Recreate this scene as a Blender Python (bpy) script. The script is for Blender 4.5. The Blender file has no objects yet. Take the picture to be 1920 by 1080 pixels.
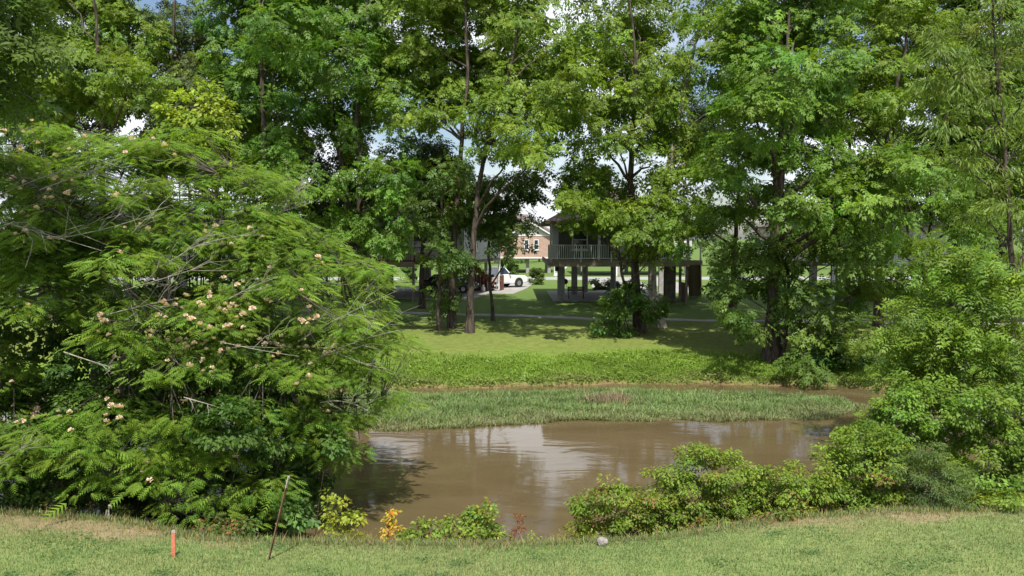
import bpy, math
import numpy as np
from mathutils import Vector

# ------------------------------------------------------------------ camera, sky, sun, exposure
SC = bpy.context.scene
COL = SC.collection
F_PX, CAM_Z, PITCH = 1507.0, 4.4, math.radians(3.57)      # focal length in pixels of a 1920 wide frame
cd = bpy.data.cameras.new('camera'); cam = bpy.data.objects.new('camera', cd); COL.objects.link(cam)
cd.sensor_width = 36.0; cd.lens = 36.0 * F_PX / 1920.0; cd.clip_end = 3000; cd.clip_start = 0.1
cam.location = (0, 0, CAM_Z); cam.rotation_euler = (math.pi / 2 - PITCH, 0, 0)
SC.camera = cam

SUN_EL, SUN_AZ = math.radians(61), math.radians(-6)       # high sun behind the viewer, a little from the right
to_sun = Vector((-math.sin(SUN_AZ) * math.cos(SUN_EL), -math.cos(SUN_AZ) * math.cos(SUN_EL), math.sin(SUN_EL)))
sd = bpy.data.lights.new('sun', 'SUN'); sun = bpy.data.objects.new('sun', sd); COL.objects.link(sun)
sd.energy = 4.6; sd.angle = math.radians(0.53); sd.color = (1.0, 0.955, 0.88)
sun.rotation_euler = to_sun.to_track_quat('Z', 'Y').to_euler(); sun.location = (0, -20, 40)

W = bpy.data.worlds.new('World'); SC.world = W; W.use_nodes = True
wn = W.node_tree.nodes; wl = W.node_tree.links
for n in list(wn): wn.remove(n)
wo = wn.new('ShaderNodeOutputWorld'); bg = wn.new('ShaderNodeBackground')
sky = wn.new('ShaderNodeTexSky'); sky.sky_type = 'NISHITA'; sky.sun_disc = False
sky.sun_elevation = SUN_EL; sky.sun_rotation = math.atan2(to_sun.x, to_sun.y)
sky.air_density = 1.0; sky.dust_density = 1.2; sky.ozone_density = 1.0
tc = wn.new('ShaderNodeTexCoord'); mp = wn.new('ShaderNodeMapping')
mp.inputs['Scale'].default_value = (1.0, 1.0, 1.9)
nz = wn.new('ShaderNodeTexNoise'); nz.inputs['Scale'].default_value = 3.1; nz.inputs['Detail'].default_value = 7
nz.inputs['Roughness'].default_value = 0.56
rp = wn.new('ShaderNodeValToRGB'); rp.color_ramp.elements[0].position = 0.42; rp.color_ramp.elements[1].position = 0.60
mx = wn.new('ShaderNodeMix'); mx.data_type = 'RGBA'; mx.inputs['B'].default_value = (9.2, 9.5, 10.2, 1)
wl.new(tc.outputs['Generated'], mp.inputs['Vector']); wl.new(mp.outputs['Vector'], nz.inputs['Vector'])
wl.new(nz.outputs['Fac'], rp.inputs['Fac']); wl.new(rp.outputs['Color'], mx.inputs['Factor'])
wl.new(sky.outputs['Color'], mx.inputs['A']); wl.new(mx.outputs['Result'], bg.inputs['Color'])
bg.inputs['Strength'].default_value = 0.09
wl.new(bg.outputs['Background'], wo.inputs['Surface'])
SC.view_settings.view_transform = 'Standard'; SC.view_settings.look = 'None'
SC.view_settings.exposure = 0.62; SC.view_settings.gamma = 1.0; SC.view_settings.use_curve_mapping = False
SC.render.engine = 'CYCLES'
SC.cycles.max_bounces = 6; SC.cycles.diffuse_bounces = 3; SC.cycles.glossy_bounces = 3
SC.cycles.transmission_bounces = 4; SC.cycles.transparent_max_bounces = 8
SC.cycles.use_denoising = True; SC.cycles.denoiser = 'OPENIMAGEDENOISE'; SC.cycles.denoising_input_passes = 'RGB_ALBEDO_NORMAL'
SC.cycles.sample_clamp_indirect = 6.0

# ------------------------------------------------------------------ helpers
cP, sP = math.cos(PITCH), math.sin(PITCH)
def at(px, py, D):
    """world point seen at photo pixel (px, py) at distance D along +Y"""
    u, v = (px - 960.0) / F_PX, (540.0 - py) / F_PX
    dy = cP + v * sP; s = D / dy
    return np.array((u * s, D, CAM_Z + s * (-sP + v * cP)))
def on_z(px, py, z):
    u, v = (px - 960.0) / F_PX, (540.0 - py) / F_PX
    s = (z - CAM_Z) / (-sP + v * cP)
    return np.array((u * s, s * (cP + v * sP), z))
def ppm(D): return F_PX / D                                 # pixels per metre at distance D

def new_mat(name, rough=0.8, spec=0.3):
    m = bpy.data.materials.new(name); m.use_nodes = True
    b = m.node_tree.nodes['Principled BSDF']
    b.inputs['Roughness'].default_value = rough; b.inputs['Specular IOR Level'].default_value = spec
    return m, m.node_tree.nodes, m.node_tree.links, b
def noise_mat(name, c1, c2, scale=6.0, rough=0.8, spec=0.3, bump=0.0, stretch=(1, 1, 1), detail=6, bscale=None, metal=0.0):
    m, n, l, b = new_mat(name, rough, spec)
    b.inputs['Metallic'].default_value = metal
    t = n.new('ShaderNodeTexCoord'); mp = n.new('ShaderNodeMapping'); mp.inputs['Scale'].default_value = stretch
    nz = n.new('ShaderNodeTexNoise'); nz.inputs['Scale'].default_value = scale; nz.inputs['Detail'].default_value = detail
    r = n.new('ShaderNodeValToRGB'); r.color_ramp.elements[0].position = .33; r.color_ramp.elements[1].position = .67
    r.color_ramp.elements[0].color = (*c1, 1); r.color_ramp.elements[1].color = (*c2, 1)
    l.new(t.outputs['Object'], mp.inputs['Vector']); l.new(mp.outputs['Vector'], nz.inputs['Vector'])
    l.new(nz.outputs['Fac'], r.inputs['Fac']); l.new(r.outputs['Color'], b.inputs['Base Color'])
    if bump:
        bp = n.new('ShaderNodeBump'); bp.inputs['Strength'].default_value = bump; bp.inputs['Distance'].default_value = .03
        nb = n.new('ShaderNodeTexNoise'); nb.inputs['Scale'].default_value = bscale or scale * 2.5; nb.inputs['Detail'].default_value = 5
        l.new(mp.outputs['Vector'], nb.inputs['Vector']); l.new(nb.outputs['Fac'], bp.inputs['Height'])
        l.new(bp.outputs['Normal'], b.inputs['Normal'])
    return m
def leaf_mat(name, trans=0.42, rough=0.5, spec=0.3):
    m, n, l, b = new_mat(name, rough, spec)
    a = n.new('ShaderNodeAttribute'); a.attribute_name = 'tint'
    l.new(a.outputs['Color'], b.inputs['Base Color'])
    tr = n.new('ShaderNodeBsdfTranslucent'); mixc = n.new('ShaderNodeMix'); mixc.data_type = 'RGBA'; mixc.blend_type = 'MULTIPLY'
    mixc.inputs['Factor'].default_value = 1.0; mixc.inputs['B'].default_value = (1.35, 1.3, .55, 1)
    l.new(a.outputs['Color'], mixc.inputs['A']); l.new(mixc.outputs['Result'], tr.inputs['Color'])
    ms = n.new('ShaderNodeMixShader'); ms.inputs['Fac'].default_value = trans
    o = n['Material Output']
    l.new(b.outputs['BSDF'], ms.inputs[1]); l.new(tr.outputs['BSDF'], ms.inputs[2]); l.new(ms.outputs['Shader'], o.inputs['Surface'])
    return m

M = {}
M['leaf'] = leaf_mat('leaf')
M['blade'] = leaf_mat('grass_blade', .25, .6, .2)
M['feather'] = leaf_mat('feathery_leaf', .5, .6, .2)
M['petal'] = leaf_mat('petal', .3, .7, .1)
M['bark'] = noise_mat('bark', (.035, .027, .021), (.125, .10, .08), 9, .95, .1, .9, (1, 1, .22))
M['pale_bark'] = noise_mat('pale_bark', (.16, .13, .11), (.42, .38, .33), 7, .9, .1, .6, (1, 1, .3))
M['twig'] = noise_mat('dead_twig', (.20, .175, .145), (.36, .33, .28), 12, .9, .1, .3)
M['mimosa_bark'] = noise_mat('mimosa_bark', (.05, .042, .034), (.125, .11, .095), 10, .9, .1, .4)
M['concrete'] = noise_mat('concrete', (.24, .23, .21), (.35, .335, .31), 1.4, .9, .2, .2)
M['road'] = noise_mat('road', (.24, .235, .23), (.33, .32, .31), .7, .9, .2, .1)
M['shingle'] = noise_mat('shingle', (.10, .085, .075), (.20, .175, .155), 5, .95, .1, .5, (1, 1, 6))
M['brown_shingle'] = noise_mat('brown_shingle', (.13, .10, .08), (.25, .20, .16), 5, .95, .1, .5, (1, 1, 6))
M['white_paint'] = noise_mat('white_paint', (.66, .66, .64), (.80, .80, .78), 2.5, .55, .4)
M['grey_siding'] = noise_mat('grey_siding', (.44, .45, .44), (.58, .59, .57), 1.2, .65, .3)
M['sage_siding'] = noise_mat('sage_siding', (.085, .098, .075), (.13, .145, .11), 1.2, .7, .3)  # sage darkened so the colour itself holds the porch shade
M['cream_siding'] = noise_mat('cream_siding', (.50, .48, .42), (.62, .60, .54), 1.2, .7, .3)
M['wood'] = noise_mat('weathered_wood', (.13, .11, .09), (.26, .23, .19), 5, .85, .2, .4, (1, 1, .3))
M['deck_wood'] = noise_mat('deck_wood', (.20, .16, .12), (.33, .28, .22), 4, .85, .2, .3, (.3, 1, 1))
M['red_wood'] = noise_mat('red_stained_wood', (.13, .045, .030), (.24, .09, .058), 6, .75, .3, .3)
M['shaded_wood'] = noise_mat('shaded_red_wood', (.07, .03, .02), (.13, .055, .035), 6, .8, .2, .3)  # red wood again, darkened so the railing colour carries the deck's shade
M['grey_rail'] = noise_mat('grey_rail', (.50, .53, .53), (.62, .65, .65), 6, .6, .3)
M['glass'] = new_mat('window_glass', .06, .8)[0]
M['glass'].node_tree.nodes['Principled BSDF'].inputs['Base Color'].default_value = (.03, .04, .05, 1)
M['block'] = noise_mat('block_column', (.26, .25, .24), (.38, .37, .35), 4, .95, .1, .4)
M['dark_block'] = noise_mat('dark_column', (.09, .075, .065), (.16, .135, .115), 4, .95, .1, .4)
M['black'] = noise_mat('black_enamel', (.015, .015, .016), (.03, .03, .03), 8, .45, .4)
M['rubber'] = noise_mat('rubber', (.02, .02, .02), (.035, .035, .035), 10, .85, .2)
M['steel'] = noise_mat('steel', (.35, .35, .36), (.5, .5, .5), 10, .4, .5, metal=.8)
M['white_car'] = noise_mat('white_car_paint', (.74, .75, .76), (.80, .80, .81), 2, .25, .5)
M['dark_car'] = noise_mat('dark_car_paint', (.02, .021, .024), (.03, .031, .035), 2, .2, .6)
M['lamp_glass'] = noise_mat('lamp_glass', (.55, .56, .58), (.7, .7, .72), 8, .15, .6)
M['orange'] = noise_mat('orange_paint', (.46, .135, .08), (.60, .215, .135), 14, .8, .2, .3)
M['rust'] = noise_mat('rusty_steel', (.09, .045, .028), (.23, .14, .095), 22, .85, .3, .5, (1, 1, .3))
M['rust_grey'] = noise_mat('worn_steel', (.30, .26, .23), (.46, .42, .38), 22, .8, .3, .4)
M['stone'] = noise_mat('stone', (.20, .175, .165), (.34, .31, .29), 9, .95, .1, .8)
def brick_mat():
    m, n, l, b = new_mat('brick', .9, .15)
    t = n.new('ShaderNodeTexCoord'); mp = n.new('ShaderNodeMapping'); mp.inputs['Rotation'].default_value = (math.pi / 2, 0, 0)
    br = n.new('ShaderNodeTexBrick'); br.inputs['Scale'].default_value = 1.0
    br.inputs['Color1'].default_value = (.34, .16, .11, 1); br.inputs['Color2'].default_value = (.46, .26, .19, 1)
    br.inputs['Mortar'].default_value = (.5, .45, .4, 1); br.inputs['Mortar Size'].default_value = .012
    br.inputs['Brick Width'].default_value = .22; br.inputs['Row Height'].default_value = .075
    l.new(t.outputs['Object'], mp.inputs['Vector']); l.new(mp.outputs['Vector'], br.inputs['Vector'])
    l.new(br.outputs['Color'], b.inputs['Base Color']); return m
M['brick'] = brick_mat()

def tag(o, label=None, cat=None, group=None, kind=None):
    if label: o['label'] = label
    if cat: o['category'] = cat
    if group: o['group'] = group
    if kind: o['kind'] = kind
    return o
def empty(name, loc=(0, 0, 0), rz=0.0):
    o = bpy.data.objects.new(name, None); COL.objects.link(o)
    o.location = loc; o.rotation_euler = (0, 0, rz); o.empty_display_size = .2
    return o
def link(name, me, parent=None, loc=None):
    o = bpy.data.objects.new(name, me); COL.objects.link(o)
    if parent is not None: o.parent = parent
    if loc is not None: o.location = loc
    return o
def np_mesh(name, V, faces_flat, nper, mat, tint=None, smooth=False):
    """V (n,3); faces_flat index array with nper vertices per face; tint (n,3) colour of each vertex"""
    me = bpy.data.meshes.new(name)
    V = np.ascontiguousarray(V, dtype=np.float32); fi = np.ascontiguousarray(faces_flat, dtype=np.int32).ravel()
    nf = len(fi) // nper
    me.vertices.add(len(V)); me.vertices.foreach_set('co', V.ravel())
    me.loops.add(len(fi)); me.loops.foreach_set('vertex_index', fi)
    me.polygons.add(nf); me.polygons.foreach_set('loop_start', np.arange(nf, dtype=np.int32) * nper)
    me.polygons.foreach_set('loop_total', np.full(nf, nper, dtype=np.int32))
    if smooth: me.polygons.foreach_set('use_smooth', np.ones(nf, dtype=bool))
    if tint is not None:
        a = me.color_attributes.new('tint', 'FLOAT_COLOR', 'POINT')
        c = np.ones((len(V), 4), dtype=np.float32); c[:, :3] = tint
        a.data.foreach_set('color', c.ravel())
    me.materials.append(mat); me.update(calc_edges=True)
    return me

class MB:
    """collects boxes, prisms, tubes; build() links them as one mesh"""
    def __init__(s): s.v = []; s.f = []
    def add(s, v, f):
        b = len(s.v); s.v += [tuple(map(float, p)) for p in v]; s.f += [tuple(i + b for i in q) for q in f]; return s
    def box(s, x0, x1, y0, y1, z0, z1):
        v = [(x, y, z) for z in (z0, z1) for y in (y0, y1) for x in (x0, x1)]
        return s.add(v, [(0, 2, 3, 1), (4, 5, 7, 6), (0, 1, 5, 4), (2, 6, 7, 3), (0, 4, 6, 2), (1, 3, 7, 5)])
    def prism(s, poly, y0, y1):                              # polygon in x,z pushed along y
        n = len(poly)
        v = [(x, y0, z) for x, z in poly] + [(x, y1, z) for x, z in poly]
        return s.add(v, [tuple(range(n)), tuple(range(2 * n - 1, n - 1, -1))] + [(i, i + n, (i + 1) % n + n, (i + 1) % n) for i in range(n)])
    def tube(s, P, R, k=8):
        P = [Vector(p) for p in P]; v = []; f = []
        for i, p in enumerate(P):
            d = (P[min(i + 1, len(P) - 1)] - P[max(i - 1, 0)]).normalized()
            a = d.cross(Vector((0, 0, 1)) if abs(d.z) < .95 else Vector((1, 0, 0))).normalized(); b = d.cross(a)
            r = R[i] if hasattr(R, '__len__') else R
            v += [p + (a * math.cos(t) + b * math.sin(t)) * r for t in [2 * math.pi * j / k for j in range(k)]]
        for i in range(len(P) - 1):
            f += [(i * k + j, i * k + (j + 1) % k, (i + 1) * k + (j + 1) % k, (i + 1) * k + j) for j in range(k)]
        f += [tuple(range(k)), tuple(range(len(v) - 1, len(v) - k - 1, -1))]
        return s.add(v, f)
    def bar(s, a, b, w, h):                                  # rectangular bar from a to b
        a, b = Vector(a), Vector(b); d = (b - a).normalized()
        x = d.cross(Vector((0, 0, 1)) if abs(d.z) < .99 else Vector((0, 1, 0))).normalized() * w / 2; y = x.cross(d).normalized() * h / 2
        v = [a - x - y, a + x - y, a + x + y, a - x + y, b - x - y, b + x - y, b + x + y, b - x + y]
        return s.add(v, [(0, 1, 2, 3), (7, 6, 5, 4), (0, 4, 5, 1), (1, 5, 6, 2), (2, 6, 7, 3), (3, 7, 4, 0)])
    def mesh(s, name, mat):
        me = bpy.data.meshes.new(name); me.from_pydata(s.v, [], s.f); me.materials.append(mat); me.update(); return me
    def build(s, name, mat, parent=None, bevel=0.0):
        o = link(name, s.mesh(name, mat), parent)
        if bevel:
            m = o.modifiers.new('bevel', 'BEVEL'); m.width = bevel; m.segments = 2; m.limit_method = 'ANGLE'
        return o

rng = np.random.default_rng(7)
def unit(a): return a / np.maximum(np.linalg.norm(a, axis=-1, keepdims=True), 1e-9)
def frames(X, N):
    X = unit(X); Y = unit(np.cross(N, X)); Z = np.cross(X, Y); return X, Y, Z
def scatter(template, tri, C, X, N, S, tint):
    """copies of a small leaf template (k,3) at points C with axis X, normal N, size S"""
    X, Y, Z = frames(X, N); k = len(template); n = len(C)
    T = template[None] * S[:, None, None]
    V = C[:, None] + T[..., 0:1] * X[:, None] + T[..., 1:2] * Y[:, None] + T[..., 2:3] * Z[:, None]
    Fc = (tri[None] + (np.arange(n) * k)[:, None, None]).reshape(-1)
    return V.reshape(-1, 3), Fc, np.repeat(tint, k, axis=0)

# --- leaf templates (x along the leaf, y across, z up), unit length
def t_compound(pairs=3, lw=.15, ll=.42):
    v = []; 
    def leaflet(bx, ang, L, w, dz):
        c, s = math.cos(ang), math.sin(ang)
        b = np.array((bx, 0, -dz * bx * bx)); tip = b + np.array((c * L, s * L, -dz * L * .7))
        nrm = np.array((-s, c, 0)); mid = b + (tip - b) * .38
        v.extend([mid - nrm * w + (0, 0, .02), tip, mid + nrm * w + (0, 0, .02), ])
        v.append(b)
    for i in range(pairs):
        bx = .22 + .62 * i / max(pairs - 1, 1)
        L = ll * (1.05 - .25 * abs(i - 1) / pairs)
        leaflet(bx, .95, L, lw * .5, .25); leaflet(bx, -.95, L, lw * .5, .25)
    leaflet(.84, 0, ll * .9, lw * .5, .25)
    v = np.array(v); k = len(v) // 4
    tri = []
    for i in range(k): tri.append((4 * i + 3, 4 * i, 4 * i + 1)); tri.append((4 * i + 3, 4 * i + 1, 4 * i + 2))
    return v, np.array(tri)
def t_compound_lo():                                        # one triangle a leaflet, for trees across the river
    v = []; tri = []
    for i, (bx, ang, L) in enumerate([(.2, 1.0, .40), (.2, -1.0, .40), (.5, .9, .44), (.5, -.9, .44), (.78, .7, .38), (.78, -.7, .38), (.8, 0, .42)]):
        c, s = math.cos(ang), math.sin(ang); z0 = -.18 * bx
        b = np.array((bx - .05, 0, z0)); n = np.array((-s, c, 0)) * .125
        v += [b - n * 1.0 + np.array((c, s, 0)) * .06, b + np.array((c * L, s * L, -.14)), b + n * 1.0 + np.array((c, s, 0)) * .06]
        tri.append((3 * i, 3 * i + 1, 3 * i + 2))
    return np.array(v), np.array(tri)
def t_oval():
    v = np.array([(0, 0, 0), (.45, -.30, .06), (1, 0, -.08), (.45, .30, .06)]); return v, np.array([(0, 1, 2), (0, 2, 3)])
def t_lance():
    v = np.array([(0, 0, 0), (.4, -.10, .03), (1, 0, -.12), (.4, .10, .03)]); return v, np.array([(0, 1, 2), (0, 2, 3)])
def t_frond(pairs=6):                                      # feathery mimosa leaf
    v = []; tri = []
    for i in range(pairs):
        t = .12 + .86 * i / (pairs - 1); z = -.30 * t * t
        L = .40 * math.sin(math.pi * (.18 + .74 * (i / (pairs - 1)))) ** .7
        for s in (-1, 1):
            a = math.radians(62 - 22 * t); b = np.array((t, 0, z))
            tip = b + np.array((math.cos(a) * L, s * math.sin(a) * L, -.10 * L - .05))
            w = .075
            k = len(v); v += [b - np.array((w, 0, 0)), tip, b + np.array((w, 0, 0))]; tri.append((k, k + 1, k + 2))
    return np.array(v), np.array(tri)
T_COMP, T_COMPLO, T_OVAL, T_LANCE, T_FROND = t_compound(), t_compound_lo(), t_oval(), t_lance(), t_frond()
LEAF = dict(comp=T_COMP, complo=T_COMPLO, oval=T_OVAL, lance=T_LANCE, frond=T_FROND)

def tubes_np(paths, sides):
    """paths: list of (P(n,3), R(n)); returns V, quads"""
    Vs, Fs, off = [], [], 0
    ang = np.arange(sides) * 2 * math.pi / sides; ca, sa = np.cos(ang), np.sin(ang)
    for P, R in paths:
        P = np.asarray(P, float); R = np.asarray(R, float); n = len(P)
        d = np.empty_like(P); d[1:-1] = P[2:] - P[:-2]; d[0] = P[1] - P[0]; d[-1] = P[-1] - P[-2]; d = unit(d)
        ref = np.where(np.abs(d[:, 2:3]) < .9, np.array([[0, 0, 1.]]), np.array([[1., 0, 0]]))
        a = unit(np.cross(d, ref)); b = np.cross(d, a)
        V = P[:, None] + R[:, None, None] * (a[:, None] * ca[None, :, None] + b[:, None] * sa[None, :, None])
        i = np.arange(n - 1)[:, None] * sides; j = np.arange(sides)[None]; j2 = (j + 1) % sides
        Q = np.stack([i + j, i + j2, i + sides + j2, i + sides + j], -1).reshape(-1, 4) + off
        Vs.append(V.reshape(-1, 3)); Fs.append(Q); off += n * sides
    return np.concatenate(Vs), np.concatenate(Fs)
def bez(a, b, c, n):
    t = np.linspace(0, 1, n)[:, None]; return (1 - t) ** 2 * a + 2 * t * (1 - t) * b + t * t * c
def spline(P, n):
    P = np.asarray(P, float); d = np.r_[0, np.cumsum(np.linalg.norm(np.diff(P, axis=0), axis=1))]
    t = np.linspace(0, d[-1], n); Q = np.stack([np.interp(t, d, P[:, k]) for k in range(3)], 1)
    for _ in range(2): Q[1:-1] = (Q[:-2] + 2 * Q[1:-1] + Q[2:]) / 4
    return Q

# ------------------------------------------------------------------ terrain
WATER_Z, EDGE_Z = -1.8, -0.9
_e = np.array([on_z(px, py, EDGE_Z) for px, py in ((-60, 962), (0, 962), (120, 968), (230, 980), (330, 1000), (420, 1012), (560, 1016), (700, 1022), (950, 1024), (1150, 1013),
        (1300, 1000), (1400, 986), (1500, 972), (1650, 962), (1920, 955), (1990, 955))])
_f = np.array([on_z(px, py, WATER_Z) for px, py in ((500, 733), (640, 731), (780, 729), (1000, 724), (1300, 719), (1450, 722), (1640, 728), (1800, 732))])
def edge_y(x): return np.interp(x, _e[:, 0], _e[:, 1])
def far_y(x): return np.interp(x, _f[:, 0], _f[:, 1]) + .25 * np.sin(x * 1.1) * np.cos(x * .43 + 1) + .12 * np.sin(x * 3.3)
def wob(x, y):
    return (np.sin(x * .9 + 1.3 * np.sin(y * .7)) * np.cos(y * 1.1 + .6 * np.sin(x * .5)) + .5 * np.sin(2.3 * x + y) * np.cos(1.7 * y - x)) / 1.5
def H(x, y):
    x = np.asarray(x, float); y = np.asarray(y, float)
    E, Fy = edge_y(x), far_y(x)
    near = np.interp(y / E, [-50, 0, .5, .86, 1.0], [0, 0, -.30, -.72, EDGE_Z])
    bank = np.interp(y - E, [0, .5, 2.4, 4.5], [EDGE_Z, -1.05, -2.15, -2.7])
    far = np.interp(y - Fy, [-4, -.5, -.02, .10, 1.2, 2.8, 7, 13, 22], [-2.7, -2.1, WATER_Z - .03, WATER_Z + .16, -1.40, -1.0, -.5, -.2, 0.0])
    z = np.where(y < E, near, np.where(y < (E + Fy) / 2, bank, far))
    amp = np.where(y < E, .025, np.where(y < Fy, .05, np.where(y < Fy + 20, .05, .0)))
    amp = np.where(y < 4, 0, amp)
    return z + amp * wob(x, y)
def hz(x, y): return float(H(np.array([x]), np.array([y]))[0])

def make_ground():
    xs = np.unique(np.r_[np.linspace(-900, -60, 15), np.arange(-60, -24, 1.5), np.arange(-24, 24.01, .45), np.arange(25, 60, 1.5), np.linspace(60, 900, 15)])
    ys = np.unique(np.r_[np.linspace(-60, 6, 12), np.arange(6, 42, .25), np.arange(42, 60, .5), np.arange(60, 120, 3), np.linspace(120, 1800, 18)])
    X, Y = np.meshgrid(xs, ys); Z = H(X, Y); n, m = X.shape
    V = np.stack([X, Y, Z], -1).reshape(-1, 3)
    i = (np.arange(n - 1)[:, None] * m + np.arange(m - 1)[None]); Q = np.stack([i, i + 1, i + m + 1, i + m], -1).reshape(-1, 4)
    E, Fy = edge_y(X), far_y(X); w = wob(X, Y); w2 = wob(X * 3.1 + 5, Y * 2.7); w3 = wob(X * .35, Y * .4 + 3)
    def mix(a, b, t): t = np.clip(t, 0, 1)[..., None]; return a * (1 - t) + b * t
    c = np.zeros(X.shape + (3,)); lawn = np.array((.15, .205, .066)); lawn2 = np.array((.20, .225, .085)); dirt = np.array((.235, .165, .11))
    c[:] = mix(lawn, lawn2, .5 + .4 * w + .3 * w3)
    px = 960 + X / np.maximum(Y, 1) * F_PX                   # bare strip along the top of the bank, wider at both ends
    strip = np.interp(X, [-11, -7, -5.2, -4, 3.3, 4.6, 6, 11], [1.3, 1.1, .75, .12, .15, .5, .75, .85])
    bare = np.clip((Y - (E - strip)) / .6 + .7 * w2 + .5 * w, 0, 1)
    c = np.where((Y < E + .3)[..., None], mix(c, dirt * (1 + .15 * w2)[..., None], bare * .8), c)
    c = np.where((Y >= E + .3)[..., None], np.array((.10, .08, .05)), c)
    t = Y - Fy
    far = mix(np.array((.12, .20, .030)), np.array((.135, .170, .042)), (t - 1.9) / 2.6 + .5 * w + .4 * w2)
    far = mix(far, np.array((.105, .165, .042)), (t - 9) / 5 + .3 * w)
    far = mix(np.broadcast_to(np.array((.17, .105, .065)), c.shape), far, (t + .05) / .3 + .3 * w2)
    c = np.where((t > -1.0)[..., None], far, c)
    me = np_mesh('ground', V, Q, 4, ground_mat(), c.reshape(-1, 3), True)
    return tag(link('ground', me), kind='structure')
def ground_mat():
    m, n, l, b = new_mat('ground', .95, .1)
    a = n.new('ShaderNodeAttribute'); a.attribute_name = 'tint'; t = n.new('ShaderNodeTexCoord')
    nz = n.new('ShaderNodeTexNoise'); nz.inputs['Scale'].default_value = 3.5; nz.inputs['Detail'].default_value = 9; nz.inputs['Roughness'].default_value = .68
    r = n.new('ShaderNodeValToRGB'); r.color_ramp.elements[0].position = .30; r.color_ramp.elements[1].position = .72
    r.color_ramp.elements[0].color = (.68, .74, .62, 1); r.color_ramp.elements[1].color = (1.3, 1.2, 1.25, 1)
    mx = n.new('ShaderNodeMix'); mx.data_type = 'RGBA'; mx.blend_type = 'MULTIPLY'; mx.inputs['Factor'].default_value = 1
    bp = n.new('ShaderNodeBump'); bp.inputs['Strength'].default_value = .5; bp.inputs['Distance'].default_value = .05
    nb = n.new('ShaderNodeTexNoise'); nb.inputs['Scale'].default_value = 22; nb.inputs['Detail'].default_value = 4
    l.new(t.outputs['Object'], nz.inputs['Vector']); l.new(t.outputs['Object'], nb.inputs['Vector']); l.new(nz.outputs['Fac'], r.inputs['Fac'])
    l.new(a.outputs['Color'], mx.inputs['A']); l.new(r.outputs['Color'], mx.inputs['B']); l.new(mx.outputs['Result'], b.inputs['Base Color'])
    l.new(nb.outputs['Fac'], bp.inputs['Height']); l.new(bp.outputs['Normal'], b.inputs['Normal']); return m
make_ground()

def make_water():
    m, n, l, b = new_mat('muddy_water', .06, .5); b.inputs['IOR'].default_value = 1.36
    t = n.new('ShaderNodeTexCoord'); mp = n.new('ShaderNodeMapping'); mp.inputs['Scale'].default_value = (.7, 1.6, 1)
    nz = n.new('ShaderNodeTexNoise'); nz.inputs['Scale'].default_value = .35; nz.inputs['Detail'].default_value = 5; nz.inputs['Distortion'].default_value = 1.2
    r = n.new('ShaderNodeValToRGB'); r.color_ramp.elements[0].position = .3; r.color_ramp.elements[1].position = .7
    r.color_ramp.elements[0].color = (.086, .064, .031, 1); r.color_ramp.elements[1].color = (.112, .084, .043, 1)
    l.new(t.outputs['Object'], mp.inputs['Vector']); l.new(mp.outputs['Vector'], nz.inputs['Vector']); l.new(nz.outputs['Fac'], r.inputs['Fac']); l.new(r.outputs['Color'], b.inputs['Base Color'])
    n1 = n.new('ShaderNodeTexNoise'); n1.inputs['Scale'].default_value = .7; n1.inputs['Detail'].default_value = 2.5; n1.inputs['Distortion'].default_value = .9
    n2 = n.new('ShaderNodeTexNoise'); n2.inputs['Scale'].default_value = 4.5; n2.inputs['Detail'].default_value = 2; n2.inputs['Distortion'].default_value = .5
    ad = n.new('ShaderNodeMath'); ad.operation = 'MULTIPLY_ADD'; ad.inputs[1].default_value = .06
    bp = n.new('ShaderNodeBump'); bp.inputs['Strength'].default_value = .17; bp.inputs['Distance'].default_value = .05
    l.new(mp.outputs['Vector'], n1.inputs['Vector']); l.new(mp.outputs['Vector'], n2.inputs['Vector'])
    l.new(n2.outputs['Fac'], ad.inputs[0]); l.new(n1.outputs['Fac'], ad.inputs[2]); l.new(ad.outputs[0], bp.inputs['Height']); l.new(bp.outputs['Normal'], b.inputs['Normal'])
    mb = MB(); mb.add([(-300, 13.5, WATER_Z), (300, 13.5, WATER_Z), (300, 37, WATER_Z), (-300, 37, WATER_Z)], [(0, 1, 2, 3)])
    return tag(mb.build('river_water', m), kind='structure')
make_water()

def strip(name, pts, w0, w1, mat, thick=.09, lift=.02):
    """a paved strip that follows the ground; pts are centre points, w half width across (in y)"""
    P = spline(np.array([(p[0], p[1], 0) for p in pts]), 60); V = []; Fq = []
    d = np.gradient(P[:, :2], axis=0); nn = unit(np.stack([-d[:, 1], d[:, 0]], 1))
    for i in range(len(P)):
        w = w0 + (w1 - w0) * i / (len(P) - 1)
        for s in (-1, 1):
            x, y = P[i, :2] + nn[i] * s * w; z = hz(P[i, 0], P[i, 1]) + lift
            V += [(x, y, z), (x, y, z - thick - .1)]
    for i in range(len(P) - 1):
        a = 4 * i; b = a + 4
        Fq += [(a, b, b + 2, a + 2), (a, a + 1, b + 1, b), (a + 2, b + 2, b + 3, a + 3)]
    mb = MB(); mb.add(V, Fq); return tag(mb.build(name, mat), kind='structure')
def gpt(px, py, z): p = on_z(px, py, z); return (p[0], p[1])
strip('footpath', [(-60, 53), gpt(300, 577, -.1), gpt(720, 584, -.12), gpt(930, 591, -.15), gpt(1150, 597, -.2), gpt(1440, 601, -.25), gpt(1700, 607, -.3), (60, 44)], .55, .55, M['concrete'])
strip('street', [(-140, 86), (-60, 86), (0, 87), (60, 88), (140, 90)], 3.2, 3.2, M['road'])
strip('driveway', [(-1.9, 63.2), (-.8, 70), (-.2, 76), (.4, 83.9)], 2.0, 2.2, M['concrete'], lift=.016)
strip('driveway', [(9.5, 64), (9.8, 72), (10.2, 78), (10.5, 84.6)], 2.6, 2.6, M['concrete'], lift=.012)
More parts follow.
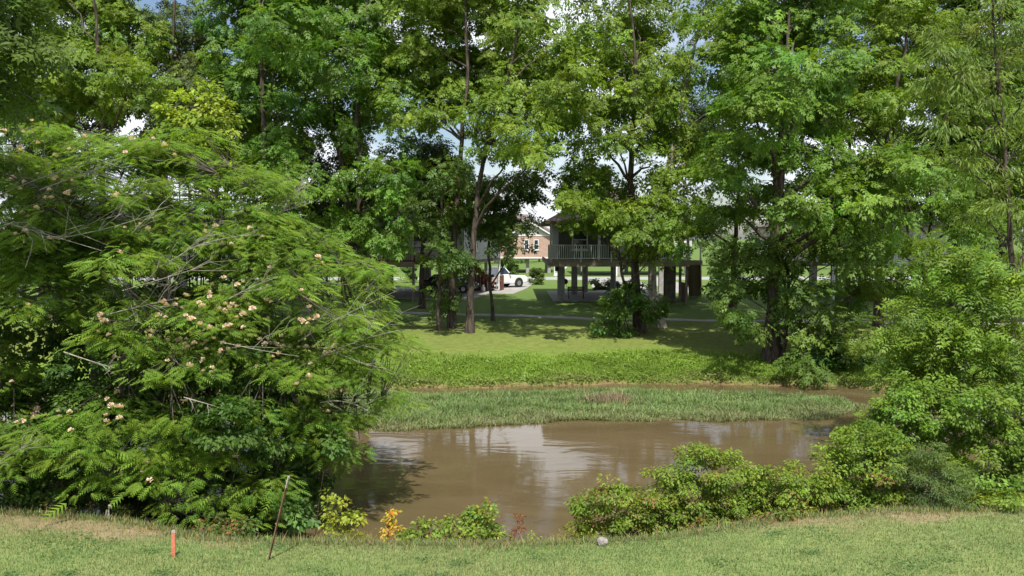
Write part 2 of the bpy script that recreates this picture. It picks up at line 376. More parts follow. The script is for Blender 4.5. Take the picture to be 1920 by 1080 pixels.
strip('driveway', [(13.2, 64), (14.5, 72), (15.5, 84.6)], 1.3, 1.3, M['concrete'], lift=.014)

# ------------------------------------------------------------------ houses on stilts
def lap_walls(x0, x1, y0, y1, z0, z1, course=.17, out=.022):
    """four walls of lapped boards"""
    mb = MB(); n = max(1, int(round((z1 - z0) / course))); h = (z1 - z0) / n
    for i in range(n):
        a = z0 + i * h; b = a + h
        lo = [(x0 - out, y0 - out, a), (x1 + out, y0 - out, a), (x1 + out, y1 + out, a), (x0 - out, y1 + out, a)]
        hi = [(x0, y0, b), (x1, y0, b), (x1, y1, b), (x0, y1, b)]
        ins = [(x0, y0, a), (x1, y0, a), (x1, y1, a), (x0, y1, a)]
        f = []
        for k in range(4):
            f.append((k, (k + 1) % 4, 4 + (k + 1) % 4, 4 + k)); f.append((8 + k, 8 + (k + 1) % 4, (k + 1) % 4, k))
        mb.add(lo + hi + ins, f)
    mb.add([(x0, y0, z0), (x1, y0, z0), (x1, y1, z0), (x0, y1, z0)], [(3, 2, 1, 0)])
    return mb
def hip_roof(x0, x1, y0, y1, z, rise, over=0.0, thick=.16):
    """hip roof with a ridge along the longer side"""
    wx, wy = x1 - x0, y1 - y0; h = min(wx, wy) / 2
    if wx >= wy: r0, r1 = (x0 + h, (y0 + y1) / 2), (x1 - h + 1e-3, (y0 + y1) / 2)
    else: r0, r1 = ((x0 + x1) / 2, y0 + h), ((x0 + x1) / 2, y1 - h + 1e-3)
    v = [(x0, y0, z), (x1, y0, z), (x1, y1, z), (x0, y1, z), (*r0, z + rise), (*r1, z + rise),
         (x0, y0, z - thick), (x1, y0, z - thick), (x1, y1, z - thick), (x0, y1, z - thick)]
    if wx >= wy: f = [(0, 1, 5, 4), (1, 2, 5), (2, 3, 4, 5), (3, 0, 4)]
    else: f = [(0, 1, 4), (1, 2, 5, 4), (2, 3, 5), (3, 0, 4, 5)]
    f += [(6, 7, 1, 0), (7, 8, 2, 1), (8, 9, 3, 2), (9, 6, 0, 3), (9, 8, 7, 6)]
    mb = MB(); mb.add(v, f); return mb
def window(parent, x, y, z, w, h, side='front', fm='white_paint'):
    """frame with a sash bar and a pane; front faces -y, right faces +x"""
    fr = MB(); t = .09; d = .05
    def bx(a0, a1, z0, z1, o0, o1):
        if side == 'front': return (x + a0, x + a1, y - o1, y - o0, z + z0, z + z1)
        return (x + o0, x + o1, y + a0, y + a1, z + z0, z + z1)
    for q in ((-w / 2, -w / 2 + t, -h / 2, h / 2), (w / 2 - t, w / 2, -h / 2, h / 2), (-w / 2 + t, w / 2 - t, h / 2 - t, h / 2), (-w / 2 + t, w / 2 - t, -h / 2, -h / 2 + t), (-w / 2 + t, w / 2 - t, -.025, .025)):
        fr.box(*bx(*q, .0, d))
    f = fr.build('window', M[fm], parent)
    MB().box(*bx(-w / 2 + t, w / 2 - t, -h / 2 + t, h / 2 - t, .002, .02)).build('pane', M['glass'], f)
    MB().box(*bx(-w / 2 - .06, w / 2 + .06, -h / 2 - .07, -h / 2 - .003, .003, .09)).build('sill', M[fm], f)
    return f
def railing(parent, a, b, z, mat, h=1.0, step=.14, name='railing', post_every=2.2):
    """rails, posts and each baluster between points a and b (x, y)"""
    a, b = Vector((*a, 0)), Vector((*b, 0)); L = (b - a).length; d = (b - a) / L; up = Vector((0, 0, 1))
    top = MB(); top.bar(a + up * (z + h), b + up * (z + h), .09, .05)
    r = top.build(name, mat, parent)
    MB().bar(a + up * (z + .12), b + up * (z + .12), .05, .07).build('bottom_rail', mat, r)
    npst = max(1, round(L / post_every)); pm = MB().bar((0, 0, -.12), (0, 0, h - .03), .10, .10).mesh('rail_post', mat)
    for i in range(npst + 1):
        o = link('rail_post', pm, r, a + d * (L * i / npst) + up * z); o.rotation_euler.z = math.atan2(d.y, d.x)
    bm_ = MB().bar((0, 0, .155), (0, 0, h - .025), .045, .045).mesh('baluster', mat)
    n = int(L / step)
    for i in range(1, n): 
        if abs((i * step / L * npst) % 1.0 - .5) < .5 - .08 * npst / L:
            link('baluster', bm_, r, a + d * (i * step) + up * z)
    return r
def column(parent, x, y, r, top, mat, rnd=False, base=-.12):
    if rnd: return MB().tube([(x, y, base), (x, y, top)], r, 16).build('column', mat, parent)
    return MB().box(x - r, x + r, y - r, y + r, base, top).build('column', mat, parent, .02)
def stairs(parent, top, bottom, width, n, tread_mat, stringer_mat, rail_mat=None, closed_mat=None, name='stairs'):
    """open flight from top (x,y,z) to bottom (x,y,z); parts hang under the first stringer"""
    a, b = Vector(top), Vector(bottom); d = b - a; hd = Vector((d.x, d.y, 0)).normalized(); side = Vector((-hd.y, hd.x, 0)) * width / 2
    s1 = MB().bar(a + side - Vector((0, 0, .15)), b + side - Vector((0, 0, .02)), .05, .26).build(name, stringer_mat, parent)
    MB().bar(a - side - Vector((0, 0, .15)), b - side - Vector((0, 0, .02)), .05, .26).build('stringer', stringer_mat, s1)
    tm = MB().box(-.15, .15, -width / 2 + .03, width / 2 - .03, -.02, .025).mesh('tread', tread_mat)
    if closed_mat: rm = MB().box(.152, .172, -width / 2 + .03, width / 2 - .03, d.z / n + .0, .02).mesh('riser', closed_mat)
    for i in range(1, n):
        o = link('tread', tm, s1, a + d * (i / n)); o.rotation_euler.z = math.atan2(hd.y, hd.x)
        if closed_mat: q = link('riser', rm, s1, a + d * (i / n)); q.rotation_euler.z = math.atan2(hd.y, hd.x)
    if rail_mat:
        for sg in (1, -1):
            u = Vector((0, 0, .95)); MB().bar(a + side * sg + u, b + side * sg + u, .10, .12).build('handrail', rail_mat, s1); MB().bar(a + side * sg + u * .5, b + side * sg + u * .5, .06, .12).build('mid_rail', rail_mat, s1)
            for t in (0, .33, .66, .985):
                p = a + d * t + side * sg * 1.02
                MB().bar(p - Vector((0, 0, .1 if t < .9 else -.02)), p + Vector((0, 0, 1.02)), .09, .09).build('newel_post', rail_mat, s1)
    return s1

# --- the house with the grey railing (centre right)
def house_grey_rail():
    ox, oy = 7.4, 53.0
    h = empty('stilt_house', (ox, oy, 0)); fz = 2.92
    tag(h, 'stilt house with sage siding, grey porch railing and outside stairs with white rail', 'house')
    x0, x1 = 2.46 - ox, 11.75 - ox
    for i in range(17):                                      # porch boards
        y = i * .15; MB().box(x0, x1, y + .006, y + .144, fz - .04, fz).build('deck_board', M['deck_wood'], h)
    MB().box(x0, x1, .02, .10, fz - .42, fz - .045).build('rim_beam', M['deck_wood'], h)
    MB().box(x0 + .1, x1 - .1, 2.6, 2.8, fz - .45, fz - .05).build('beam', M['wood'], h)
    MB().box(x0, x0 + .08, .105, 12.8, fz - .40, fz - .05).build('beam', M['wood'], h)
    MB().box(x0 + .7, x1 - .9, 2.3, 13, fz - .30, fz - .002).build('floor', M['wood'], h)
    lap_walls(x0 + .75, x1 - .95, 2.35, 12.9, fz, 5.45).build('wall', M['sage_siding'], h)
    hip_roof(x0 - .35, x1 + .2, -.5, 13.6, 5.5, 2.6).build('roof', M['brown_shingle'], h)
    for k, x in enumerate((x0 + .12, x0 + 3.3, x0 + 6.5, x1 - .12)):
        MB().box(x - .08, x + .08, .12, .28, fz, 5.34).build('porch_post', M['grey_rail'], h)
    window(h, x0 + 2.2, 2.325, fz + 1.35, 1.1, 1.4); window(h, x0 + 7.6, 2.325, fz + 1.35, 1.1, 1.4)
    dr = MB().box(x0 + 4.5, x0 + 5.45, 2.27, 2.325, fz + .02, fz + 2.05).build('door', M['white_paint'], h)
    MB().tube([(x0 + 5.33, 2.19, fz + 1), (x0 + 5.33, 2.27, fz + 1)], .03).build('handle', M['steel'], dr)
    railing(h, (x0 + .1, .06), (x1 - 1.2, .06), fz, M['grey_rail'])
    railing(h, (x0 + .06, .2), (x0 + .06, 2.2), fz, M['grey_rail'])
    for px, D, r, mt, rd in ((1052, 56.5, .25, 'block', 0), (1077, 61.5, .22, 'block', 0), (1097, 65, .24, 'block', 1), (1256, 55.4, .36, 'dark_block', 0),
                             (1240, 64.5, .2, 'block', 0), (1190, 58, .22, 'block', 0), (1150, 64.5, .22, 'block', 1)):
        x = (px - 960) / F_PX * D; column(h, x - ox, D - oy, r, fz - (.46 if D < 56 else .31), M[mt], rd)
    column(h, 11.6 - ox, .35, .085, fz - .43, M['wood'])
    column(h, 11.6 - ox, 2.4, .085, fz - .43, M['wood'])
    stairs(h, (12.15 - ox, .75, fz), (13.75 - ox, 7.2, .02), .85, 15, M['deck_wood'], M['red_wood'], M['white_paint'], M['deck_wood'])
    MB().box(x1 + .003, x1 + .82, .03, .75, fz - .3, fz - .004).build('landing', M['deck_wood'], h)
    rw = MB().box(11.9 - ox, 11.98 - ox, 2.2, 4.2, -.05, 1.3).build('stair_panel', M['red_wood'], h)
    mb = MB().box(x0 + .4, x1 - .7, 2.6, 13.2, -.12, .03); tag(mb.build('patio_slab', M['concrete'], None), kind='structure').location = (ox, oy, 0)
    MB().box(x0 + .5, x0 + .75, 2.0, 2.5, fz - .8, fz - .45).build('service_box', M['black'], h)
    return h
house_grey_rail()

def house_red_deck():
    rz = math.radians(-12); ox, oy = -3.5, 57.0
    h = empty('stilt_house', (ox, oy, 0), rz); fz = 2.75     # origin: front right corner
    tag(h, 'shaded stilt house with pale grey lap siding and red brown deck', 'house')
    MB().box(-11.5, 0, .3, 12, fz - .26, fz - .002).build('floor', M['wood'], h)
    lap_walls(-11.5, 0, .3, 12, fz, 5.45).build('wall', M['grey_siding'], h)
    MB().box(-.002, .05, .28, .40, fz, 5.44).build('corner_board', M['white_paint'], h)
    hip_roof(-12.1, .6, -.3, 12.6, 5.5, 2.9).build('roof', M['shingle'], h)
    window(h, 0.025, 3.6, fz + 1.35, 1.0, 1.4, 'right'); window(h, .025, 8.6, fz + 1.35, 1.0, 1.4, 'right')
    window(h, -9.5, .275, fz + 1.35, 1.2, 1.4); window(h, -3.2, .275, fz + 1.35, 1.2, 1.4)
    dr = MB().box(-6.6, -5.6, .22, .275, fz + .02, fz + 2.05).build('door', M['white_paint'], h)
    MB().tube([(-5.75, .15, fz + 1), (-5.75, .22, fz + 1)], .03).build('handle', M['steel'], dr)
    for i in range(15): MB().box(-9.6, -2.8, -2.2 + i * .16, -2.05 + i * .16, fz - .09, fz - .05).build('deck_board', M['red_wood'], h)
    MB().box(-9.6, -2.8, -2.32, -2.22, fz - .38, fz - .05).build('rim_beam', M['deck_wood'], h)
    railing(h, (-9.55, -2.15), (-2.85, -2.15), fz - .05, M['shaded_wood'])
    railing(h, (-9.55, -2.0), (-9.55, .1), fz - .05, M['shaded_wood'])
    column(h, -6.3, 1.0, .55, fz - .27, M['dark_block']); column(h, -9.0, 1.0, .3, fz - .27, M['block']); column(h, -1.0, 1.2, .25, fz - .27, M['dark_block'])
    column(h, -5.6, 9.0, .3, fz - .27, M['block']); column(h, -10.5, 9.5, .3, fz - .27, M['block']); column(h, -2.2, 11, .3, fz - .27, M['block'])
    for x in (-9.4, -2.95): column(h, x, -2.1, .08, fz - .40, M['wood'])
    column(h, .0, 11.6, .07, fz - .27, M['white_paint'])
    stairs(h, (-1.9, 9.4, fz - .3), (.15, 9.4, .6), .95, 9, M['red_wood'], M['red_wood'])
    for i in range(9): MB().box(-2.8 + i * .3, -2.52 + i * .3, 10.2, 10.24, .0, 1.35 + .5 * (i % 2 == 0) * 0).build('red_board', M['red_wood'], h)
    for i in range(5): MB().box(.42, .46, 9.9 + i * .3, 10.18 + i * .3, 0, 1.25).build('red_board', M['red_wood'], h)
    mb = MB().box(-11.2, .4, -.1, 12.2, -.12, .025); s = tag(mb.build('carport_slab', M['concrete'], None), kind='structure'); s.location = (ox, oy, 0); s.rotation_euler.z = rz
    return h
house_red_deck()

def house_brick():
    ox, oy = (1000 - 960) / F_PX * 100, 100.0
    h = empty('brick_house', (ox, oy, 0)); fz = 2.0
    tag(h, 'distant brick house on stilts with white windows and grey gable roof', 'house')
    MB().box(-3, 2.3, 0, 9, fz, 4.75).build('wall', M['brick'], h)
    MB().box(-8.5, -3.003, 2.5, 9, fz, 4.75).build('wall', M['brick'], h)
    MB().box(-3.1, 2.4, -.06, -.004, fz - .16, fz - .003).build('trim_board', M['white_paint'], h)
    MB().box(-8.5, -3.1, 2.44, 2.496, fz - .16, fz - .003).build('trim_board', M['white_paint'], h)
    MB().box(-8.5, 2.3, .0, 9, fz - .28, fz - .17).build('floor', M['wood'], h)
    MB().box(2.303, 2.40, -.004, .12, fz, 4.7).build('corner_board', M['white_paint'], h)
    g = MB().prism([(-3.0, 4.752), (2.3, 4.752), (-.35, 6.35)], .02, 6).build('gable', M['cream_siding'], h)
    for s in (-1, 1):
        e = -.35 + s * 3.15
        MB().prism([(-.35, 6.62), (e, 4.72), (e, 4.55), (-.35, 6.42)][::s], -.4, 6).build('roof', M['shingle'], h)
        MB().prism([(-.35, 6.41), (e, 4.54), (e, 4.36), (-.35, 6.23)][::s], -.42, -.3).build('barge_board', M['white_paint'], h)
    MB().box(-2.9, 2.2, -.05, -.004, 4.62, 4.78).build('trim_board', M['white_paint'], h)
    hip_roof(-9.2, 3.2, 2.0, 9.8, 4.78, 2.7).build('roof', M['shingle'], h)
    window(h, -.85, -.002, 3.55, .62, 1.3); window(h, .35, -.002, 3.55, .62, 1.3)
    for x, y in ((-.7, .8), (2.0, .8), (-2.7, .8), (-6, 3), (-8.2, 3), (-4, 8.5), (2, 8.5)): column(h, x, y, .2, fz - .29, M['block'])
    return h
house_brick()

def house_plain(label, ox, oy, rz, w, d, fz, wallm, roofm, railm, deck, cols, rise=2.4, stair=None):
    h = empty('stilt_house', (ox, oy, 0), rz); tag(h, label, 'house')
    MB().box(-w / 2, w / 2, 0, d, fz - .3, fz - .002).build('floor', M['wood'], h)
    lap_walls(-w / 2, w / 2, .02, d, fz, fz + 2.6).build('wall', M[wallm], h)
    hip_roof(-w / 2 - .5, w / 2 + .5, -.5, d + .5, fz + 2.62, rise).build('roof', M[roofm], h)
    for x in np.linspace(-w / 2 + 1.3, w / 2 - 1.3, 4): window(h, float(x), -.005, fz + 1.4, 1.0, 1.4)
    for x, y in cols: column(h, x, y, .22, fz - .31, M['block'])
    if deck:
        a, b, dd = deck
        MB().box(a, b, -dd, -.03, fz - .16, fz - .03).build('deck', M['white_paint'], h)
        railing(h, (a + .05, -dd + .05), (b - .05, -dd + .05), fz - .03, M[railm], 1.0, .16)
        for x in (a + .1, b - .1): column(h, x, -dd + .12, .08, fz - .17, M[railm])
    if stair: stairs(h, *stair, 1.0, 12, M[railm], M[railm], M[railm])
    return h
house_plain('cream stilt house across the street with white deck, seen under the porch', 14.5, 94, 0, 13, 9, 2.5, 'cream_siding', 'shingle', 'white_paint', (-6.4, -2.4, 2.0),
            [(-6, .5), (-2, .5), (2, .5), (6, .5), (-6, 8), (0, 8), (6, 8)], stair=((-6.9, -1.2, 2.47), (-9.6, -1.2, .0)))
house_plain('pale stilt house hidden behind the trees on the right', 27.5, 58, math.radians(4), 12, 10, 2.7, 'cream_siding', 'shingle', 'white_paint', (-5.5, 3, 2.2),
            [(-5.7, .5), (-2, .5), (2, .5), (5.7, .5), (-5.7, 9), (0, 9), (5.7, 9)])
house_plain('white stilt house glimpsed through the feathery tree on the left', -29.5, 57, math.radians(-6), 13, 10, 2.7, 'white_paint', 'shingle', 'white_paint', (-3, 6, 2.2),
            [(-6.2, .5), (-2, .5), (2, .5), (6.2, .5), (-6.2, 9), (0, 9), (6.2, 9)])

# ------------------------------------------------------------------ vehicles and yard things
def wheel(parent, x, y, r, w, sgn):
    t = MB().tube([(x, y - w / 2, r), (x, y - w / 2 + .03, r), (x, y + w / 2 - .03, r), (x, y + w / 2, r)], [r * .9, r, r, r * .9], 20).build('wheel', M['rubber'], parent)
    yy = y + sgn * (w / 2 + .004); MB().tube([(x, yy - sgn * .05, r), (x, yy, r)], [r * .62, r * .55], 14).build('rim', M['steel'], t)
    return t
def truck():
    p = on_z(952, 541, .02); h = empty('pickup_truck', (p[0] - .95, p[1] + 1.6, .02), math.radians(38))
    tag(h, 'white pickup truck parked on the driveway behind the red stairs', 'pickup')
    P = [(-2.75, .45), (-2.75, 1.08), (-.55, 1.10), (.95, 1.10), (2.45, 1.02), (2.72, .85), (2.75, .45), (2.2, .36), (-2.2, .36)]
    MB().prism(P, -.95, .95).build('body', M['white_car'], h, .06)
    v = [(-.6, -.90, 1.09), (1.0, -.90, 1.09), (1.0, .90, 1.09), (-.6, .90, 1.09), (-.45, -.72, 1.82), (.35, -.72, 1.82), (.35, .72, 1.82), (-.45, .72, 1.82)]
    MB().add(v, [(3, 2, 1, 0), (4, 5, 6, 7), (0, 1, 5, 4), (1, 2, 6, 5), (2, 3, 7, 6), (3, 0, 4, 7)]).build('cab', M['white_car'], h, .05)
    for s in (-1, 1):
        q = [(-.38, 1.2), (.74, 1.2), (.28, 1.74), (-.33, 1.74)]; k = lambda z: s * (.905 - (z - 1.09) * .2466 + .004)
        MB().add([(x, k(z), z) for x, z in q] + [(x, k(z) - s * .02, z) for x, z in q], [(0, 1, 2, 3), (7, 6, 5, 4)]).build('side_window', M['glass'], h)
        MB().box(.62, .74, s * .93, s * 1.12, 1.15, 1.32).build('mirror', M['black'], h, .02)
        d = MB().box(-.5, .62, s * .951, s * .966, .5, 1.06).build('door', M['white_car'], h, .01); MB().box(-.42, -.25, s * .967, s * .99, .92, .96).build('handle', M['black'], d)
        MB().box(2.62, 2.76, s * .62 - .2, s * .62 + .2, .72, .9).build('headlight', M['lamp_glass'], h)
        for x in (1.72, -1.7):
            wheel(h, x, s * .86, .38, .24, s)
            MB().tube([(x, s * .951, .40), (x, s * .956, .40)], .47, 20).build('wheel_arch', M['black'], h)
    MB().box(2.70, 2.88, -.93, .93, .42, .66).build('bumper', M['steel'], h, .03)
    MB().box(2.74, 2.775, -.42, .42, .70, .92).build('grille', M['black'], h)
    MB().add([(1.0, -.80, 1.14), (1.0, .80, 1.14), (.40, .66, 1.77), (.40, -.66, 1.77)], [(0, 1, 2, 3)]).build('windscreen', M['glass'], h).location = (.025, 0, .015)
truck()
def dark_car():
    p = on_z(842, 549, .02); h = empty('parked_car', (p[0], p[1] + .8, .02), math.radians(-14))
    tag(h, 'dark car parked under the grey sided stilt house', 'car')
    P = [(-2.25, .35), (-2.3, .75), (-2.1, .98), (-1.2, 1.02), (.9, .98), (2.0, .82), (2.25, .6), (2.22, .3), (-2.1, .28)]
    MB().prism(P, -.88, .88).build('body', M['dark_car'], h, .07)
    v = [(-1.7, -.82, .99), (1.0, -.82, .97), (1.0, .82, .97), (-1.7, .82, .99), (-1.15, -.62, 1.46), (.2, -.62, 1.46), (.2, .62, 1.46), (-1.15, .62, 1.46)]
    MB().add(v, [(3, 2, 1, 0), (4, 5, 6, 7), (0, 1, 5, 4), (1, 2, 6, 5), (2, 3, 7, 6), (3, 0, 4, 7)]).build('cabin', M['dark_car'], h, .06)
    for s in (-1, 1):
        q = [(-1.4, 1.05), (.72, 1.04), (.15, 1.40), (-1.05, 1.40)]; k = lambda z: s * (.824 - (z - .98) * .4167 + .006)
        MB().add([(x, k(z), z) for x, z in q], [(0, 1, 2, 3)]).build('side_window', M['glass'], h)
        for x in (1.4, -1.4): wheel(h, x, s * .80, .32, .2, s)
        MB().box(2.1, 2.24, s * .6 - .16, s * .6 + .16, .58, .70).build('headlight', M['lamp_glass'], h)
dark_car()
def kettle_grill():
    p = on_z(1058, 552, .03); h = empty('barbecue_grill', (p[0], p[1], .03)); tag(h, 'black covered barbecue grill under the grey railed porch', 'grill')
    MB().tube([(0, 0, .78), (0, 0, .86), (0, 0, .98), (0, 0, 1.0)], [.12, .25, .29, .29], 18).build('bowl', M['black'], h)
    l = MB().tube([(0, 0, 1.005), (0, 0, 1.12), (0, 0, 1.22), (0, 0, 1.25)], [.29, .26, .13, .03], 18).build('lid', M['black'], h)
    MB().tube([(-.06, 0, 1.28), (.06, 0, 1.28)], .015).build('handle', M['wood'], l)
    for a in (0.3, 2.4, 4.5): MB().tube([(.15 * math.cos(a), .15 * math.sin(a), .82), (.3 * math.cos(a), .3 * math.sin(a), 0)], .015, 6).build('leg', M['steel'], h)
kettle_grill()
def bench():
    p = on_z(1080, 560, .03); h = empty('garden_bench', (p[0], p[1], .03)); tag(h, 'low dark bench on the slab under the grey railed porch', 'bench')
    for i in range(4): MB().box(-.6, .6, -.22 + i * .11, -.13 + i * .11, .42, .45).build('slat', M['wood'], h)
    for i in range(3): MB().box(-.6, .6, .22, .25, .52 + i * .12, .62 + i * .12).build('backrest_slat', M['wood'], h)
    for x in (-.52, .52):
        for y in (-.2, .17): MB().box(x - .03, x + .03, y, y + .05, 0, .42 if y < 0 else .86).build('leg', M['black'], h)
bench()
def cart():
    p = on_z(923, 545, .02); h = empty('gas_grill', (p[0], p[1], .02)); tag(h, 'small grey wheeled grill standing beside the red stairs', 'grill')
    MB().box(-.42, .42, -.25, .25, .72, .86).build('firebox', M['rust_grey'], h, .02)
    MB().prism([(-.42, .863), (.42, .863), (.38, 1.02), (.25, 1.1), (-.25, 1.1), (-.38, 1.02)], -.24, .24).build('lid', M['rust_grey'], h, .02)
    for x in (-.36, .36):
        for y in (-.2, .2): MB().box(x - .025, x + .025, y - .025, y + .025, .0, .72).build('leg', M['steel'], h)
    MB().box(-.38, .38, -.22, .22, .18, .21).build('shelf', M['steel'], h)
    MB().box(.422, .75, -.2, .2, .80, .83).build('side_shelf', M['wood'], h)
cart()
def gas_bottle():
    p = on_z(906, 547, .02); h = empty('gas_bottle', (p[0], p[1], .02)); tag(h, 'small white gas bottle on the ground by the red stairs', 'gas bottle')
    MB().tube([(0, 0, 0), (0, 0, .05), (0, 0, .10), (0, 0, .34), (0, 0, .42), (0, 0, .45)], [.12, .12, .17, .17, .12, .05], 16).build('tank', M['white_paint'], h)
    MB().tube([(0, 0, .45), (0, 0, .58)], [.09, .09], 12).build('collar', M['white_paint'], h)
gas_bottle()

# ------------------------------------------------------------------ stakes, post and stone on the near bank
def survey_stake():
    p = on_z(325, 1047, -.82); z = hz(p[0], p[1]); h = empty('survey_stake', (p[0], p[1], z)); tag(h, 'short bright orange wooden survey stake in the lawn', 'stake')
    a = Vector((0, 0, -.1)); b = Vector((.015, .0, .43))
    MB().prism([(-.030, -.1), (.030, -.1), (.046, .415), (.03, .44), (-.01, .432), (-.018, .41)], -.012, .012).build('board', M['orange'], h, .003)
    MB().prism([(-.0195, .4), (.0475, .4), (.0475, .416), (.031, .444), (-.0105, .436), (-.0195, .412)], -.0135, .0135).build('worn_top', M['rust_grey'], h)
survey_stake()
def fence_post():
    p = on_z(503, 1051, -.82); z = hz(p[0], p[1]); h = empty('steel_post', (p[0], p[1], z)); tag(h, 'tall rusty leaning steel fence post in the lawn', 'post')
    q = at(541, 893, p[1] + .03) - np.array((p[0], p[1], z)); d = unit(q); L = float(np.linalg.norm(q)); d = Vector(d)
    MB().bar(d * -.15, d * (L * .86), .042, .009).build('flange', M['rust'], h)
    o = MB().bar(d * -.15, d * (L * .86), .009, .036).build('web', M['rust'], h); o.location = (0, .022, 0)
    MB().bar(d * (L * .861), d * L, .044, .011).build('worn_tip', M['rust_grey'], h)
    o = MB().bar(d * (L * .861), d * L, .009, .036).build('worn_tip', M['rust_grey'], h); o.location = (0, .022, 0)
    for i in range(16):
        c = d * (L * (.12 + .052 * i)); MB().box(c.x - .008, c.x + .008, c.y - .020, c.y - .0055, c.z - .012, c.z + .012).build('stud', M['rust'], h)
fence_post()
def old_post():
    p = on_z(200, 972, EDGE_Z); z = hz(p[0], p[1]); h = empty('wooden_post', (p[0], p[1], z)); tag(h, 'short weathered grey wooden post leaning at the bank edge', 'post')
    MB().tube([(0, 0, -.15), (.02, 0, .1), (.06, .02, .26), (.075, .02, .27)], [.042, .04, .036, .02], 7).build('stub', M['twig'], h)
    MB().bar((.02, -.05, .12), (.035, -.05, .2), .03, .02).build('splinter', M['wood'], h)
old_post()
def stone():
    p = on_z(1129, 1018, EDGE_Z + .05); z = hz(p[0], p[1]); r = np.random.default_rng(3)
    import bmesh
    bm = bmesh.new(); bmesh.ops.create_icosphere(bm, subdivisions=2, radius=1)
    for v in bm.verts:
        c = v.co; n = max(abs(c.x), abs(c.y), abs(c.z)); k = .75 + .25 / n * 1; v.co = c * (.7 / n * .55 + .5) * (1 + r.normal() * .05); v.co.x *= .105; v.co.y *= .09; v.co.z *= .085
    me = bpy.data.meshes.new('stone'); bm.to_mesh(me); bm.free(); me.materials.append(M['stone'])
    o = link('stone', me, None, (p[0], p[1], z + .06)); o.rotation_euler = (0, .15, .4)
    tag(o, 'pale lump of stone at the lawn edge in front of the bushes', 'stone')
stone()

# ------------------------------------------------------------------ trees and bushes
def ball(n, r):
    u = unit(r.normal(size=(n, 3))); return u
def palette(base, n, r, var=.22, yellow=.15):
    """leaf colours: brightness and hue vary leaf by leaf"""
    b = np.array(base); k = np.exp(r.normal(0, var, (n, 1))); y = r.normal(0, yellow, (n, 1))
    c = b[None] * k; c = c * np.concatenate([1 + y, 1 + .25 * y, 1 - .3 * y], 1); return np.clip(c, .004, .6)
def foliage(lobes, r, kind, size, base, clump_r, per_area, leaves, flat=.55, droop=.55, var=.22, yellow=.10, shell=.45, up=.9, accent=None):
    """leaves in clumps spread through the lobes; returns mesh arrays and clump centres"""
    tpl, tri = LEAF[kind]; Cs, Xs, Ns, Ss, Ts, CC = [], [], [], [], [], []
    for li, (c, R) in enumerate(lobes):
        n = max(3, int(per_area * (R / clump_r) ** 2))
        u = ball(n, r); rad = R * (shell + (1 - shell) * r.random((n, 1)) ** .6)
        cc = c + u * rad * np.array((1, 1, .82)); CC.append(cc)
        cb = palette(base, n, r, var * .7, yellow)           # each spray leans to its own shade
        if accent is not None:
            acc = np.where(r.random(n) < accent[1] * 2.2, .42, .0)
        k = np.maximum(2, (leaves * np.exp(r.normal(0, .35, n))).astype(int)); idx = np.repeat(np.arange(n), k); N = len(idx)
        v = ball(N, r) * (r.random((N, 1)) ** .45); v[:, 2] *= flat
        rc = clump_r * np.exp(r.normal(0, .2, n))
        P = cc[idx] + v * rc[idx][:, None]
        out = unit(u)[idx]
        X = unit(v * np.array((1, 1, .5)) + .35 * out) + r.normal(0, .30, (N, 3)); X[:, 2] -= droop
        Nn = np.array((0, -.25, up)) + .75 * out + r.normal(0, .45, (N, 3))
        Cs.append(P); Xs.append(X); Ns.append(Nn); Ss.append(size * np.exp(r.normal(0, .22, N)))
        tc_ = cb[idx]
        if accent is not None:
            m = r.random(N) < acc[idx]; tc_[m] = palette(accent[0], int(m.sum()), r, .25, .2)
        Ts.append(np.clip(tc_ * np.exp(r.normal(0, var * .6, (N, 1))), .004, .6))
    V, Fc, T = scatter(tpl, tri, np.concatenate(Cs), np.concatenate(Xs), np.concatenate(Ns), np.concatenate(Ss), np.concatenate(Ts))
    return V, Fc, T, CC
def limbs(trunk, tr, lobes, CC, r, twig=.35, low=.25):
    """a limb from the trunk to each lobe and twigs on to its sprays"""
    big, small = [], []; top = trunk[:, 2].max(); z0 = trunk[:, 2].min(); hgt = top - z0
    for (c, R), cc in zip(lobes, CC):
        d = np.linalg.norm(trunk[:, :2] - c[:2], axis=1); zt = c[2] - .75 * d.min() - .2 * R
        zt = np.clip(zt, z0 + low * hgt, top - .05 * hgt); i = int(np.argmin(np.abs(trunk[:, 2] - zt)))
        a = trunk[i]; L = np.linalg.norm(c - a)
        if L < .15: continue
        mid = (a + c) / 2 + np.array((0, 0, .12 * L)) + r.normal(0, .07 * L, 3)
        P = bez(a, mid, c, 7); P[1:-1] += r.normal(0, .025 * L, (5, 3))
        r0 = min(tr[i] * .62, .045 * L + .012); big.append((P, np.linspace(r0, max(.18 * r0, .008), 7)))
        m = r.random(len(cc)) < twig
        for q in cc[m]:
            s = P[4 + r.integers(0, 3)]; h = (s + q) / 2 + r.normal(0, .08, 3); small.append((np.stack([s, h, q]), np.array((max(.25 * r0, .010), max(.16 * r0, .008), .005))))
    return big, small
def trunk_mesh(paths, sides=9):
    V, Q = tubes_np(paths, sides); return V, Q
